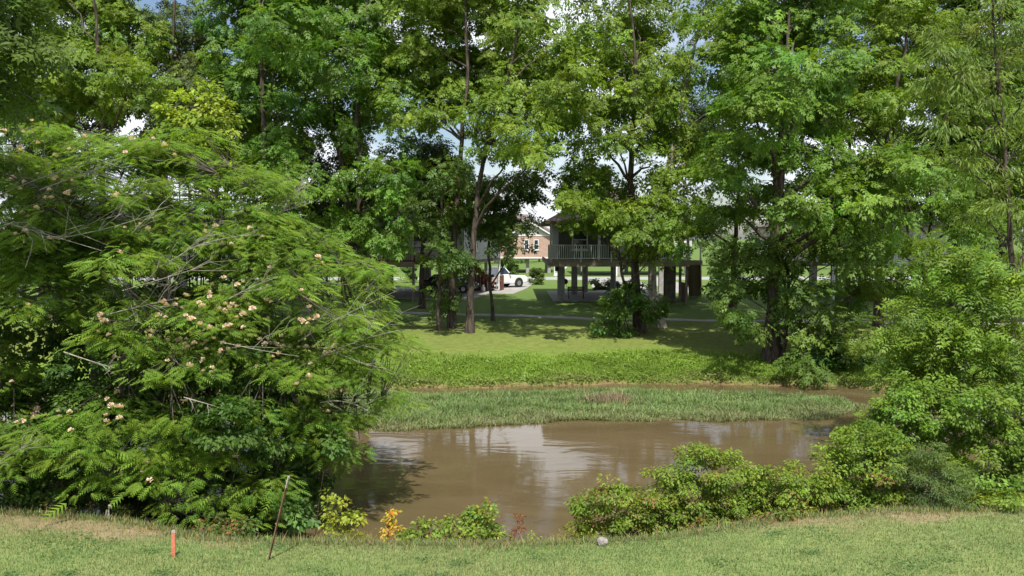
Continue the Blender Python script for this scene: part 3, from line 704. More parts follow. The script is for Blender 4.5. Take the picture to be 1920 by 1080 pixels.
def plant(name, label, cat, base, lobes, r, kind='complo', size=.41, col=(.075, .125, .028), clump_r=.60, per_area=2.1, leaves=30, trunk=None, tr0=.22, tr1=.05,
          bark='bark', group=None, part='crown', stems=None, low=.25, twig=.16, **kw):
    """trunk (or stems) and crown under one Empty at the base; lobes are world (centre, radius)"""
    base = np.array(base, float); t = empty(name, base); tag(t, label, cat, group)
    L = [(np.asarray(c, float) - base, R) for c, R in lobes]
    V, Fc, T, CC = foliage(L, r, kind, size, col, clump_r, per_area, leaves, **kw)
    cr = link(part, np_mesh(part, V, Fc, 3, M['leaf'], T), t); cr['kind'] = 'stuff'
    if stems is None:
        pts = [np.zeros(3) - (0, 0, .25)] + [np.asarray(p, float) - base for p in trunk]
        P = spline(pts, 16); tr = tr0 + (tr1 - tr0) * np.linspace(0, 1, 16) ** .8; tr[0] *= 1.55; tr[1] *= 1.22
        P[2:-1] += r.normal(0, .04, P[2:-1].shape) * np.array((1, 1, .2))
        tm = link('trunk', np_mesh('trunk', *trunk_mesh([(P, tr)], 12), 4, M[bark], smooth=True), t)
        big, small = limbs(P, tr, L, CC, r, twig, low)
        for q in big: link('limb', np_mesh('limb', *tubes_np([q], 7), 4, M[bark], smooth=True), t)
        if small: o = link('twigs', np_mesh('twigs', *tubes_np(small, 3), 4, M[bark]), t); o['kind'] = 'stuff'
    else:
        ps = []
        for (c, R), cc in zip(L, CC):
            for k in range(stems):
                a = r.normal(0, .10, 3) * np.array((1, 1, 0)) + np.array((c[0] * .45, c[1] * .45, 0)); a[2] = hz(base[0] + a[0], base[1] + a[1]) - base[2] - .06
                q = cc[r.integers(0, len(cc))]; ps.append((bez(a, (a + q) / 2 + r.normal(0, .12, 3), q, 5), np.linspace(tr0, tr0 * .35, 5)))
            for q in cc[r.random(len(cc)) < twig]:
                s = c + r.normal(0, R * .3, 3); ps.append((np.stack([s, (s + q) / 2 + r.normal(0, .04, 3), q]), np.array((tr0 * .5, tr0 * .4, tr0 * .2))))
        o = link('stems', np_mesh('stems', *tubes_np(ps, 5), 4, M[bark]), t); o['kind'] = 'stuff'
    return t
def px_lobes(spec, D, r, dj=1.2, dome=False):
    """(px, py, radius px[, distance shift]) -> world lobes at distance D"""
    out = []
    for s in spec:
        d = D + (s[3] if len(s) > 3 else r.normal(-.2 * dj, dj)) + (min(3.2, max(-2.5, (220 - s[1]) / 95)) if dome else 0); out.append((at(s[0], s[1], d), s[2] / ppm(d)))
    return out
def far_tree(label, D, bpx, lobes, trunk_px, seed, *a, **k):
    top = k.pop('top', None); t = _far_tree(label, D, bpx, lobes, trunk_px, seed, *a, **k)
    if k.get('group') is None and D < 48:                    # far half of the crown, added to shade the lawn and close sky gaps
        r = np.random.default_rng(seed + 900); b = np.array(t.location); back = []
        for q in lobes:
            if q[1] > 330 or (q[1] > 190 and 955 < q[0] < 1090) or r.random() > .8: continue
            back.append((q[0] + r.normal(0, 22), q[1] + r.normal(0, 18), q[2] * .95, (q[3] if len(q) > 3 else 0) + r.uniform(2.5, 5.5)))
        if back:
            V, Fc, T, CC = foliage([(c - b, R) for c, R in px_lobes(back, D, r, 0, True)], r, 'complo', .58, k.get('col', G2), .75, 2.1, 13)
            o = link('crown', np_mesh('crown', V, Fc, 3, M['leaf'], T), t); o['kind'] = 'stuff'
    if top:                                                  # unseen crown above the frame, added to shade lawn and houses; larger sprays
        r = np.random.default_rng(seed + 500); b = np.array(t.location)
        V, Fc, T, CC = foliage([(c - b, R) for c, R in px_lobes(top, D + 4.5, r, 1.2)], r, 'complo', .62, k.get('col', G2), .75, 2.0, 12)
        o = link('crown', np_mesh('crown', V, Fc, 3, M['leaf'], T), t); o['kind'] = 'stuff'
    return t
def _far_tree(label, D, bpx, lobes, trunk_px, seed, tr0=.24, col=(.085, .135, .030), dj=2.1, group='trees along the far bank', **kw):
    r = np.random.default_rng(seed); x = (bpx - 960) / F_PX * D; b = (x, D, hz(x, D))
    return plant('river_tree', label, 'tree', b, px_lobes(lobes, D, r, dj * .75, bpx not in (822, 925, 1160, 1470)), r, trunk=[at(px, py, D) for px, py in trunk_px], tr0=tr0, col=col, group=group, **kw)

G1 = (.128, .222, .026); G2 = (.152, .238, .026); G3 = (.112, .215, .028); G4 = (.162, .250, .028)
far_tree('dark trunked tall tree behind the feathery tree, farthest left', 44, 195, [(50, 40, 95), (150, 20, 95), (240, 70, 75), (110, 130, 90), (205, 150, 75), (40, 170, 85), (140, 220, 60), (70, -70, 120), (190, -80, 90), (255, 150, 55), (225, 0, 60)],
         [(192, 300), (190, 150), (170, -60)], 11, .26, G2, top=[(60, -160, 120), (180, -170, 110), (120, -260, 120)])
far_tree('slim olive tree with a thin top under the blue patch of sky', 47, 300, [(325, 30, 42), (345, 80, 55), (300, 105, 55), (385, 100, 50), (320, 150, 62), (370, 165, 60), (290, 205, 60), (345, 230, 60), (330, -5, 26)],
         [(305, 330), (318, 150), (328, 0)], 12, .17, (.088, .125, .036), kind='complo', size=.34)
far_tree('tall full tree rising behind the yellow green one, left of the twin trunks', 43, 500, [(460, 20, 85), (540, 50, 80), (430, 100, 65), (510, 120, 80), (470, 190, 75), (530, 215, 55), (450, 270, 60), (515, 300, 60), (545, 345, 45), (480, -70, 100), (560, -50, 70), (470, 360, 60), (530, 400, 55)],
         [(502, 430), (495, 200), (480, -80)], 13, .24, G3, top=[(430, -150, 90), (530, -150, 100), (480, -230, 110)])
far_tree('tall tree with two dark stems left of the red decked house', 46, 652, [(610, 40, 80), (690, 30, 85), (590, 130, 60), (655, 120, 75), (715, 110, 55), (640, 200, 55), (585, 215, 40), (700, 185, 38), (600, -60, 90), (690, -60, 90), (655, 255, 45, -1)],
         [(652, 400), (650, 330), (618, 240), (612, 40), (620, -80)], 14, .22, G3, top=[(610, -160, 100), (700, -150, 95), (650, -240, 110)])
far_tree('thick dark trunk beside the red brown deck, with low bright sprays', 44, 680, [(690, 335, 48, -1), (735, 375, 45, -1), (680, 395, 42, -1), (745, 320, 40), (720, 425, 38, -1), (640, 340, 40), (735, 280, 38), (665, 60, 60), (650, 455, 30, -.5), (705, 455, 34, -1), (750, 455, 34, -1), (770, 420, 36, -1), (625, 400, 38, -.5), (640, 490, 24, -.5)],
         [(678, 420), (672, 300), (668, 120), (690, 0)], 15, .34, G3, low=.3)
far_tree('tall tree standing just left of the light trunk, crown in the middle', 42.5, 846, [(800, 40, 80), (880, 40, 85), (780, 130, 70), (845, 150, 70), (905, 140, 60), (760, 205, 50), (815, 205, 45), (770, 70, 60), (820, -60, 100), (900, -60, 80), (735, 170, 45)],
         [(848, 470), (862, 300), (878, 150), (870, -60)], 16, .20, G2, top=[(790, -150, 105), (880, -150, 95), (830, -240, 110), (760, -60, 80)])
far_tree('slender tree with light sunlit trunk near the water in the centre', 41, 880, [(960, 110, 75), (1000, 160, 80), (940, 205, 60), (1045, 190, 60), (975, 255, 58), (975, 60, 55), (1035, 80, 38), (1075, 75, 34), (1035, 22, 26), (920, 260, 48), (1075, 140, 44), (890, 225, 40), (1018, 292, 34), (960, 20, 55), (1020, 240, 45)],
         [(884, 480), (890, 400), (905, 290), (960, 120), (975, 40)], 17, .20, G4)
far_tree('small leafy understorey tree just left of the two centre trunks', 41.6, 822, [(830, 330, 46), (800, 400, 46), (848, 430, 44), (822, 480, 42), (845, 535, 32), (825, 570, 26), (855, 490, 30), (865, 370, 40), (790, 350, 40)],
         [(824, 520), (828, 420), (830, 340)], 18, .12, (.085, .145, .024))
far_tree('leafy understorey tree hanging over the siding right of the light trunk', 45, 925, [(915, 350, 55), (965, 370, 50), (930, 410, 52), (962, 425, 38), (900, 400, 40), (955, 465, 26), (982, 345, 32), (1000, 330, 26)],
         [(915, 480), (925, 400), (940, 340)], 19, .10, (.085, .14, .024), leaves=34)
far_tree('leaning double trunked tree in front of the grey railed house', 41.5, 1203, [(1130, 60, 65), (1195, 35, 70), (1170, 125, 62), (1235, 130, 58), (1120, 200, 50), (1185, 215, 60), (1245, 215, 42), (1105, 250, 36), (1160, 275, 40), (1110, 110, 45), (1235, 305, 42), (1265, 250, 36), (1150, 180, 45), (1225, 180, 45)],
         [(1192, 560), (1188, 440), (1180, 300), (1195, 150), (1180, 0)], 20, .27, G2, top=[(1140, -50, 70), (1210, -70, 80), (1170, -150, 85)])
far_tree('bright low tree screening the porch of the grey railed house', 40.5, 1160, [(1100, 330, 50), (1145, 350, 48), (1085, 380, 45), (1125, 405, 46), (1170, 400, 40), (1215, 395, 46), (1240, 420, 42), (1200, 435, 38), (1225, 460, 34), (1185, 475, 24), (1255, 385, 36), (1078, 425, 30), (1290, 400, 38), (1278, 445, 32), (1078, 350, 30)],
         [(1175, 560), (1160, 470), (1140, 360)], 21, .09, (.138, .225, .024), leaves=36)
far_tree('sparse pale barked tree leaning right with bare upper limbs', 43, 1240, [(1320, 20, 55), (1280, 75, 42), (1365, 70, 48), (1335, 130, 40), (1300, 150, 30), (1350, 190, 26), (1260, 330, 40), (1290, 300, 35), (1360, 20, 40), (1330, 250, 36), (1345, 330, 36), (1310, 370, 34), (1250, 365, 30)],
         [(1216, 520), (1240, 380), (1262, 300), (1280, 200), (1300, 80), (1325, 0)], 22, .28, G4, bark='pale_bark', leaves=20, per_area=1.2, twig=.8)
far_tree('big spreading tree at the far water edge with dark forked trunk', 36, 1450, [(1450, 50, 85), (1530, 30, 75), (1395, 120, 62), (1475, 130, 78), (1555, 130, 70), (1420, 215, 75), (1505, 215, 75), (1380, 285, 55), (1455, 300, 70), (1560, 310, 62), (1640, 335, 60), (1570, 385, 62), (1650, 400, 52),
         (1375, 390, 42), (1410, 60, 55), (1460, -60, 100), (1560, -50, 80), (1380, 20, 50), (1500, 390, 55), (1350, 330, 40)],
         [(1450, 600), (1455, 440), (1460, 360), (1470, 230), (1480, 20)], 23, .36, (.126, .226, .026), leaves=32, top=[(1470, -160, 105), (1560, -140, 100), (1510, -240, 110)])
far_tree('bushy low tree hanging down around the dark forked trunk', 35.5, 1470, [(1410, 515, 55), (1370, 540, 36), (1390, 580, 28), (1465, 530, 46), (1525, 560, 54), (1502, 615, 34), (1545, 635, 48), (1515, 680, 32), (1570, 690, 40), (1590, 620, 45), (1430, 460, 45), (1540, 480, 50), (1610, 540, 48), (1400, 610, 20), (1500, 435, 48), (1550, 445, 46), (1600, 470, 45), (1460, 480, 40)],
         [(1472, 640), (1480, 560), (1475, 480)], 24, .11, (.105, .175, .026), leaves=36)
far_tree('tall tree with brown leaning trunk behind the willow like leaves, upper right', 42, 1650, [(1620, 40, 75), (1700, 60, 78), (1630, 140, 62), (1700, 170, 68), (1770, 130, 70), (1640, -60, 90), (1740, -60, 90), (1610, 215, 50), (1690, 250, 42), (1780, 20, 75)],
         [(1648, 500), (1655, 300), (1672, 230), (1700, 60)], 25, .22, G2, top=[(1640, -160, 110), (1740, -160, 110), (1690, -250, 110)])
far_tree('spreading mid height tree with bare brown trunk on the right', 39, 1745, [(1660, 300, 50), (1720, 310, 52), (1780, 330, 55), (1690, 370, 45), (1760, 390, 50), (1830, 380, 55), (1640, 450, 45), (1700, 450, 45), (1720, 520, 50), (1640, 520, 45), (1790, 460, 50)],
         [(1745, 520), (1744, 400), (1746, 300)], 26, .18, G1)
far_tree('tall crowded tree behind the right hand thicket', 44, 1880, [(1850, 40, 90), (1930, 90, 90), (1860, 180, 85), (1940, 230, 85), (1850, 300, 70), (1900, 380, 70), (1960, 330, 80), (1880, -60, 110), (1830, 480, 60), (1900, 520, 70)],
         [(1880, 450), (1870, 250), (1880, 0)], 27, .26, G1, top=[(1850, -170, 120), (1960, -120, 110)])
GR = 'shade trees standing back among the houses'
for D, bpx, sd, lab, sc in ((52, 110, 31, 'shaded back row tree left of the white house', 1.0), (53, 575, 32, 'dark back row tree left of the red decked house', .95), (51, 790, 33, 'dark back row tree beside the red brown deck', .9),
                            (52, 1375, 35, 'dark back row tree right of the outside stairs', .95), (50, 1590, 36, 'dark back row tree in front of the pale right house', 1.0), (52, 1790, 37, 'back row tree beside the pale house, far right', 1.1),
                            (51, 400, 38, 'dark back row tree behind the yellow green tree', .9)):
    r = np.random.default_rng(sd); top = 150 if bpx not in (575, 790, 1060) else 250
    sp = [(bpx + r.normal(0, 60), r.uniform(top, 420 if bpx != 1060 else 340), r.uniform(42, 62) * sc) for _ in range(12)]
    far_tree(lab, D, bpx, sp, [(bpx + 2, 450), (bpx + r.normal(0, 10), 330), (bpx + r.normal(0, 15), top)], sd, .2, (.06, .10, .026), group=GR, leaves=26, size=.46)  # row added for darkness behind the front trees; dark leaf tint stands for shade

# the ivy clad stump bush, shrubs on the far bank
def shrub(label, D, bpx, lobes, seed, col, size=.10, clump_r=.28, leaves=30, kind='oval', name='shrub', cat='bush', tr0=.02, dj=.3, group=None, stems=1, per_area=2.6, dens=2.35, base_y=None, **kw):
    r = np.random.default_rng(seed); x = (bpx - 960) / F_PX * D; y = D if base_y is None else base_y; b = (x, y, hz(x, y))
    if 60 <= seed <= 78: col = np.array(col) * np.array((1.22, 1.15, 1.0))
    if 70 <= seed <= 77 or seed in (60, 62): lobes = [(q[0], q[1] + (4 if seed < 73 else 0), q[2] * 1.12) + tuple(q[3:]) for q in lobes]
    return plant(name, label, cat, b, px_lobes(lobes, D, r, dj), r, kind=kind, size=size * 1.08, col=np.array(col) * np.array((1.12, 1.24, .92)), clump_r=clump_r, leaves=int(leaves * dens), per_area=per_area, tr0=tr0, stems=stems, group=group, part='foliage', **kw)
shrub('leafy shrub wrapped round the foot of the leaning double trunk', 40.6, 1180, [(1148, 580, 28), (1185, 560, 26), (1132, 612, 26), (1165, 618, 26), (1212, 585, 26), (1230, 575, 20), (1155, 642, 20), (1128, 640, 18), (1195, 540, 22), (1155, 550, 20)], 41, (.085, .145, .03), .16, .36)
shrub('dark shrub at the far water edge right of the forked trunk', 35.2, 1545, [(1500, 700, 30), (1550, 700, 34), (1600, 690, 34), (1630, 700, 30), (1580, 660, 34), (1530, 670, 30), (1640, 670, 26)], 42, (.06, .115, .026), .14, .34)
shrub('round bush on the far lawn by the grey railed house', 76, 1007, [(1000, 512, 9), (1012, 512, 9), (1006, 524, 11), (1007, 505, 8), (1014, 522, 9), (1000, 524, 8)], 43, (.09, .12, .035), .10, .22, 34)
shrub('green bush behind the white pickup', 80, 958, [(952, 492, 10), (964, 494, 10), (958, 505, 12), (955, 486, 8), (962, 512, 10)], 44, (.085, .14, .03), .12, .25, 34)
shrub('bush on the street verge seen under the red brown deck', 79, 769, [(762, 500, 10), (776, 498, 10), (768, 510, 10), (770, 490, 9), (763, 520, 7), (775, 520, 7)], 45, (.085, .145, .032), .12, .25, 34)
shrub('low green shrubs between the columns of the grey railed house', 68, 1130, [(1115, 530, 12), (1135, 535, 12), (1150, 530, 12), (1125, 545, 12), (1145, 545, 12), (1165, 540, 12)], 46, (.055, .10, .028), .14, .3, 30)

shrub('pale green bush on the lawn right of the outside stairs', 72, 1362, [(1345, 480, 22), (1370, 470, 24), (1355, 505, 22), (1385, 500, 22), (1365, 450, 18), (1340, 515, 14), (1395, 480, 18)], 47, (.11, .165, .045), .15, .34, 30)
# far background trees beyond the street
ORD = 'first second third fourth fifth sixth seventh eighth ninth tenth eleventh twelfth thirteenth fourteenth fifteenth sixteenth seventeenth eighteenth nineteenth twentieth'.split()
ORD += ['twenty ' + w for w in ORD[:6]]
r = np.random.default_rng(77)
for i, px in enumerate(np.linspace(-60, 2000, 26)):
    D = 118 + r.uniform(-8, 40); s = ppm(D); x = (px - 960) / F_PX * D; htop = r.uniform(6.5, 10.5)
    if 940 < px < 1080: htop = 6.2
    lob = []
    for k in range(8):
        lob.append((np.array((x + r.normal(0, 2.0), D + r.normal(0, 1.5), r.uniform(2.0, htop - 1.4))), r.uniform(1.5, 2.3)))
    plant('background_tree', 'small distant tree beyond the street, %s from the left in its row' % ORD[i], 'tree', (x, D, 0), lob, r, kind='complo', size=.75, col=(.07, .115, .03), clump_r=.95, per_area=1.6, leaves=12, trunk=[(x, D, 2), (x, D, htop - 1.5)], tr0=.2,
          group='distant trees beyond the street', twig=.1)

# ------------------------------------------------------------------ near bank, left: feathery mimosa tree
def mimosa():
    r = np.random.default_rng(5); D0 = 19.3; c0 = np.array((-10.1, D0, 1.2)); rad = np.array((6.85, 4.3, 6.0))
    bx, by = -8.6, 17.9; base = np.array((bx, by, hz(bx, by))); t = empty('mimosa_tree', base)
    tag(t, 'broad mimosa tree with feathery leaves and pale pink flower tufts', 'tree')
    pads = []
    while len(pads) < 112:                                   # flat layered pads of leaves over an uneven dome
        u = unit(r.normal(size=3))
        if u[2] < -.30 or u[1] > .3: continue
        k = r.uniform(.86, 1.02) if r.random() < .72 else r.uniform(.45, .86)
        lump = 1 + .08 * math.sin(5 * u[0] + 3 * u[2]) * math.cos(7 * u[2] + 2) + .05 * math.sin(11 * u[0] - 4 * u[2])
        p = c0 + u * rad * k * lump
        if p[2] < hz(p[0], p[1]) + .9 or p[0] < -15.5: continue
        if pads and min(np.linalg.norm((p - q[0]) * np.array((1, 1, 1.7))) for q in pads) < .50: continue
        pads.append((p, unit(u * np.array((1, 1, .3))), r.uniform(.7, 1.35), 26))
    for px, py, D in ((690, 505, 18.2), (715, 520, 18), (660, 500, 18.4), (700, 590, 17.8), (670, 620, 17.8), (715, 645, 17.6), (735, 745, 17.5), (700, 755, 17.6), (665, 700, 17.6), (640, 790, 17.0), (600, 820, 16.6), (640, 840, 16.8),
                      (510, 900, 15.7), (420, 850, 15.9), (280, 880, 15.5), (240, 850, 15.6), (110, 800, 15.4), (60, 820, 15.3), (150, 830, 15.3), (300, 840, 15.6), (190, 890, 15.4), (590, 770, 16.6), (620, 560, 17.5), (640, 650, 17.2), (560, 700, 16.3), (480, 760, 15.9), (350, 780, 15.6)):
        pads.append((at(px, py, D), unit(np.array((.4, -.6, 0))), r.uniform(.35, .6), 9))
    for px, py, D in ((20, 235, 19), (90, 232, 19), (160, 262, 18.6), (230, 285, 18.6), (60, 300, 18), (150, 330, 17.8), (250, 350, 17.8), (330, 330, 18.2), (400, 375, 18), (30, 370, 17.4), (120, 400, 17.3), (230, 420, 17.3), (330, 410, 17.6), (440, 430, 17.6), (520, 460, 17.6), (10, 460, 16.9), (100, 490, 16.8), (540, 520, 17),
                      (200, 300, 19.5), (290, 305, 19.2), (300, 380, 18.6), (210, 370, 18.8), (130, 430, 18.4), (60, 420, 18.6), (370, 440, 18.2), (270, 460, 17.6), (180, 450, 18)):
        pads.append((at(px, py, D), unit(np.array((.3, -.6, 0))), r.uniform(.7, 1.05), 22))
    sprays, outs = [], []
    for p, o_, a_, m in pads:
        m = int(m * (a_ / 1.0) ** 1.5) if m > 10 else m; rho = np.sqrt(r.random(m)); th = r.uniform(0, 2 * math.pi, m)
        off = np.stack([np.cos(th) * rho * a_, np.sin(th) * rho * a_, np.zeros(m)], 1)
        off[:, 2] = -.30 * a_ * rho ** 2 - .18 * (off[:, :2] @ o_[:2]) + r.normal(0, .05, m)
        for q in off: sprays.append(p + q); outs.append(unit(unit(q + np.array((0, 0, .02))) + .5 * o_))
    S = np.array(sprays); U = np.array(outs); n = len(S); k = r.integers(12, 17, n); idx = np.repeat(np.arange(n), k); N = len(idx)
    a = r.uniform(0, 2 * math.pi, N); ax = np.stack([np.cos(a), np.sin(a), np.zeros(N)], 1)
    X = ax + .4 * U[idx] * np.array((1, 1, .3)); X[:, 2] += r.normal(-.10, .18, N)
    P = S[idx] + ax * (.30 * r.random((N, 1)) ** .6) + np.stack([np.zeros(N), np.zeros(N), r.normal(0, .06, N)], 1)
    Nn = np.array((0, -.3, 1.)) + .25 * U[idx] + r.normal(0, .25, (N, 3))
    cb = palette((.165, .268, .034), n, r, .12, .10); T = np.clip(cb[idx] * np.exp(r.normal(0, .14, (N, 1))), .004, .5)
    V, Fc, TT = scatter(*T_FROND, P - base, X, Nn, .20 * np.exp(r.normal(0, .25, N)), T)
    o = link('crown', np_mesh('crown', V, Fc, 3, M['feather'], TT), t); o['kind'] = 'stuff'
    # trunks, boughs and twigs to the sprays
    tr = []; nodes = []; noder = []
    for dx, dy, tx, ty, tz, r0 in ((0, 0, -1.6, .6, 4.6, .15), (.15, .1, 2.6, .3, 3.6, .12), (-.2, .1, -4.2, 0, 3.8, .12), (.1, -.1, 3.9, -.6, 2.0, .09), (-.1, 0, .6, -1.6, 3.2, .10)):
        a_ = np.array((dx, dy, -.3)); b_ = np.array((tx, ty, tz + 1.0)); Pp = bez(a_, np.array((tx * .35, ty * .3, tz * .62)), b_, 14); Pp[1:-1] += r.normal(0, .06, (12, 3))
        rr = np.linspace(r0, r0 * .3, 14); tr.append((Pp, rr)); nodes.append(Pp[5:]); noder.append(rr[5:])
    for q in tr: link('trunk', np_mesh('trunk', *tubes_np([q], 9), 4, M['mimosa_bark'], smooth=True), t)
    nodes = np.concatenate(nodes); noder = np.concatenate(noder); bo = []; hubs = []
    order = r.permutation(n)
    for q in order[:60]:
        e = S[q] - base; d = np.linalg.norm(nodes - e, axis=1) + 1.2 * np.maximum(0, nodes[:, 2] - e[2]); i = int(np.argmin(d)); s = nodes[i]; L = np.linalg.norm(e - s)
        Pp = bez(s, (s + e) / 2 + np.array((0, 0, .10 * L)) + r.normal(0, .06 * L, 3), e, 7); r0 = min(noder[i] * .8, .014 + .010 * L); bo.append((Pp, np.linspace(r0, .008, 7))); hubs.append(Pp[3:])
    for q in bo: link('limb', np_mesh('limb', *tubes_np([q], 6), 4, M['mimosa_bark'], smooth=True), t)
    hubs = np.concatenate(hubs); sm = []
    for q in order[60:2400]:
        e = S[q] - base; i = int(np.argmin(np.linalg.norm(hubs - e, axis=1))); s = hubs[i]; sm.append((np.stack([s, (s + e) / 2 + r.normal(0, .06, 3), e]), np.array((.013, .010, .006))))
    o = link('twigs', np_mesh('twigs', *tubes_np(sm, 4), 4, M['mimosa_bark']), t); o['kind'] = 'stuff'
    # bare grey dead branches that stand out of the leaves
    def dead(p0, p1, spread, m, rr):
        p0 = np.array(p0); p1 = np.array(p1); L = np.linalg.norm(p1 - p0); ps = []
        main = bez(p0, (p0 + p1) / 2 + r.normal(0, .07 * L, 3), p1, 8); ps.append((main, np.linspace(rr, rr * .35, 8)))
        for _ in range(m):
            s = main[r.integers(1, 7)]; d = unit(p1 - p0) + r.normal(0, spread, 3); e = s + unit(d) * L * r.uniform(.18, .45); e[2] += .05 * L
            mid = (s + e) / 2 + r.normal(0, .03 * L, 3); ps.append((np.stack([s, mid, e]), np.array((rr * .55, rr * .42, rr * .2))))
            f = e + unit(d + r.normal(0, .6, 3)) * L * .15; g = mid + unit(d + r.normal(0, .6, 3)) * L * .18
            ps.append((np.stack([e, (e + f) / 2, f]), np.array((.2, .18, .12)) * rr)); ps.append((np.stack([mid, (mid + g) / 2, g]), np.array((.35, .25, .12)) * rr))
        o = link('dead_branch', np_mesh('dead_branch', *tubes_np(ps, 5), 4, M['twig']), t)
    for a0, a1, D, m, w in (((-10, 370), (180, 300), 16.5, 9, .028), ((75, 356), (200, 310), 16.0, 7, .022), ((0, 415), (190, 470), 15.9, 8, .030), ((60, 450), (290, 400), 16.2, 8, .022), ((250, 435), (300, 390), 15.9, 8, .020),
                            ((300, 500), (400, 430), 15.8, 8, .026), ((230, 545), (380, 500), 15.7, 8, .022), ((560, 640), (745, 545), 16.6, 7, .020), ((540, 700), (745, 620), 16.6, 7, .022), ((120, 660), (215, 690), 15.2, 5, .030),
                            ((345, 745), (405, 762), 15.1, 2, .028), ((-20, 880), (50, 835), 15.0, 8, .020), ((640, 665), (730, 690), 16.4, 4, .018), ((410, 640), (560, 668), 15.5, 4, .020), ((505, 425), (600, 330), 19.5, 12, .028), ((480, 430), (560, 350), 19.6, 12, .024),
                            ((600, 755), (690, 770), 16.2, 6, .022), ((650, 770), (700, 690), 16.4, 5, .016), ((200, 590), (330, 560), 15.4, 8, .022), ((430, 560), (520, 520), 15.9, 8, .020), ((350, 470), (470, 440), 16.3, 8, .022)):
        dead(at(*a0, D) - base, at(*a1, D - .3) - base, .55, m, w * .48)
    # flower tufts
    fv, ft, fc = [], [], []; rf = np.random.default_rng(9)
    for i in range(34):
        u = unit(rf.normal(size=3)); u[2] = abs(u[2]) * .8 + .1; u = unit(u); s = unit(np.cross(u, (.3, .5, .8))) * .010; L = rf.uniform(.75, 1.1) * .055
        k = len(fv); fv += [-s * .5, u * L + s, u * L - s]; ft.append((k, k + 1, k + 2)); c = np.array((.80, .62, .55)) * rf.uniform(.85, 1.1); fc += [np.array((.62, .52, .36)), c, c]
    fm = np_mesh('flower', np.array(fv), np.array(ft), 3, M['petal'], np.array(fc))
    spots = []
    def near(px, py, sx, sy, m):
        for _ in range(m): spots.append((px + r.normal(0, sx), py + r.normal(0, sy)))
    near(470, 590, 80, 40, 40); near(300, 700, 200, 60, 20); near(200, 420, 160, 60, 16); near(540, 635, 30, 6, 26); near(360, 640, 26, 10, 16); near(440, 600, 12, 8, 12); near(320, 570, 14, 20, 8); near(70, 780, 40, 12, 16); near(265, 880, 14, 8, 7); near(215, 790, 20, 30, 7); near(100, 280, 60, 14, 14); near(290, 292, 40, 5, 10)
    near(120, 355, 10, 4, 7); near(440, 455, 40, 12, 14); near(30, 268, 25, 4, 8); near(380, 695, 6, 5, 4); near(610, 660, 30, 12, 8); near(560, 580, 20, 12, 6); near(80, 380, 60, 20, 9); near(430, 672, 60, 10, 8); near(160, 620, 60, 20, 8); near(580, 760, 30, 20, 5)
    pxs = np.stack([960 + S[:, 0] / S[:, 1] * F_PX, S[:, 1]], 1)
    dy_ = S[:, 1]; sx_ = 960 + F_PX * S[:, 0] / (dy_ * cP - (S[:, 2] - CAM_Z) * sP); sy_ = 540 - F_PX * (dy_ * sP + (S[:, 2] - CAM_Z) * cP) / (dy_ * cP - (S[:, 2] - CAM_Z) * sP)
    used = np.zeros(len(S))
    for px, py in spots:                                      # sit each tuft on the nearest spray facing the viewer
        q = np.hypot(sx_ - px, sy_ - py) + 9 * (S[:, 1] - 14) + used * 14; i = int(np.argmin(q)); used[i] += 1
        o = link('flower', fm, t, Vector(S[i] + np.array((r.normal(0, .10), -.16 + r.normal(0, .05), .12 + r.normal(0, .03))) - base)); o.scale = (r.uniform(.8, 1.5),) * 3; o.rotation_euler = (r.uniform(-.2, .5), r.uniform(-.4, .4), r.uniform(0, 6))
mimosa()

# other plants of the left thicket
shrub('yellow green leafy tree peeping over the mimosa', 24, 400, [(345, 215, 52, -3), (390, 215, 52, -3), (365, 255, 56, -3), (415, 255, 52, -3), (430, 300, 50, -3), (340, 275, 48, -3), (385, 310, 52, -3), (420, 345, 46, -3), (385, 185, 30, -3)], 51, (.19, .235, .03), .11, .30, 24, name='leafy_tree', cat='tree', tr0=.035, base_y=20.3, stems=1)
shrub('bright leafy sapling on the right shoulder of the mimosa', 20, 570, [(540, 440, 34), (575, 455, 34), (560, 490, 36), (590, 500, 30), (540, 520, 30), (600, 450, 24), (610, 480, 20)], 52, (.105, .155, .03), .11, .26, 26, name='leafy_sapling', cat='tree', stems=1)
LG = 'dark bushes under the mimosa'
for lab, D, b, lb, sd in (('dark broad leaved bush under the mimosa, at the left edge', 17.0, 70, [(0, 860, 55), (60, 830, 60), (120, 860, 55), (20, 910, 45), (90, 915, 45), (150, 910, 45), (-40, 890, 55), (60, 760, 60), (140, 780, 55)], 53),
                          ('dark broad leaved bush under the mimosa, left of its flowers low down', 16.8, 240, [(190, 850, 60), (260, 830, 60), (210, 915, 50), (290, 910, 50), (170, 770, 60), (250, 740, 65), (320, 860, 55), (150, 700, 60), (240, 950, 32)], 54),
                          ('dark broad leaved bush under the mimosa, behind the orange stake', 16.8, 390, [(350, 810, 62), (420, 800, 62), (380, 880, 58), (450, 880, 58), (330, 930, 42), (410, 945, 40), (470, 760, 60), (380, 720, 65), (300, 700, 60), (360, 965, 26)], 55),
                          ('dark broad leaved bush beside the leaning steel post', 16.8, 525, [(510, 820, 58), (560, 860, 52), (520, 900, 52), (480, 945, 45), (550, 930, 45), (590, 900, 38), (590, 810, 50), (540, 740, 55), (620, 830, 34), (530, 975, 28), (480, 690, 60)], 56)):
    shrub(lab, D, b, lb, sd, (.060, .105, .022), .085, .22, 34, group=LG, tr0=.016, dj=.5)
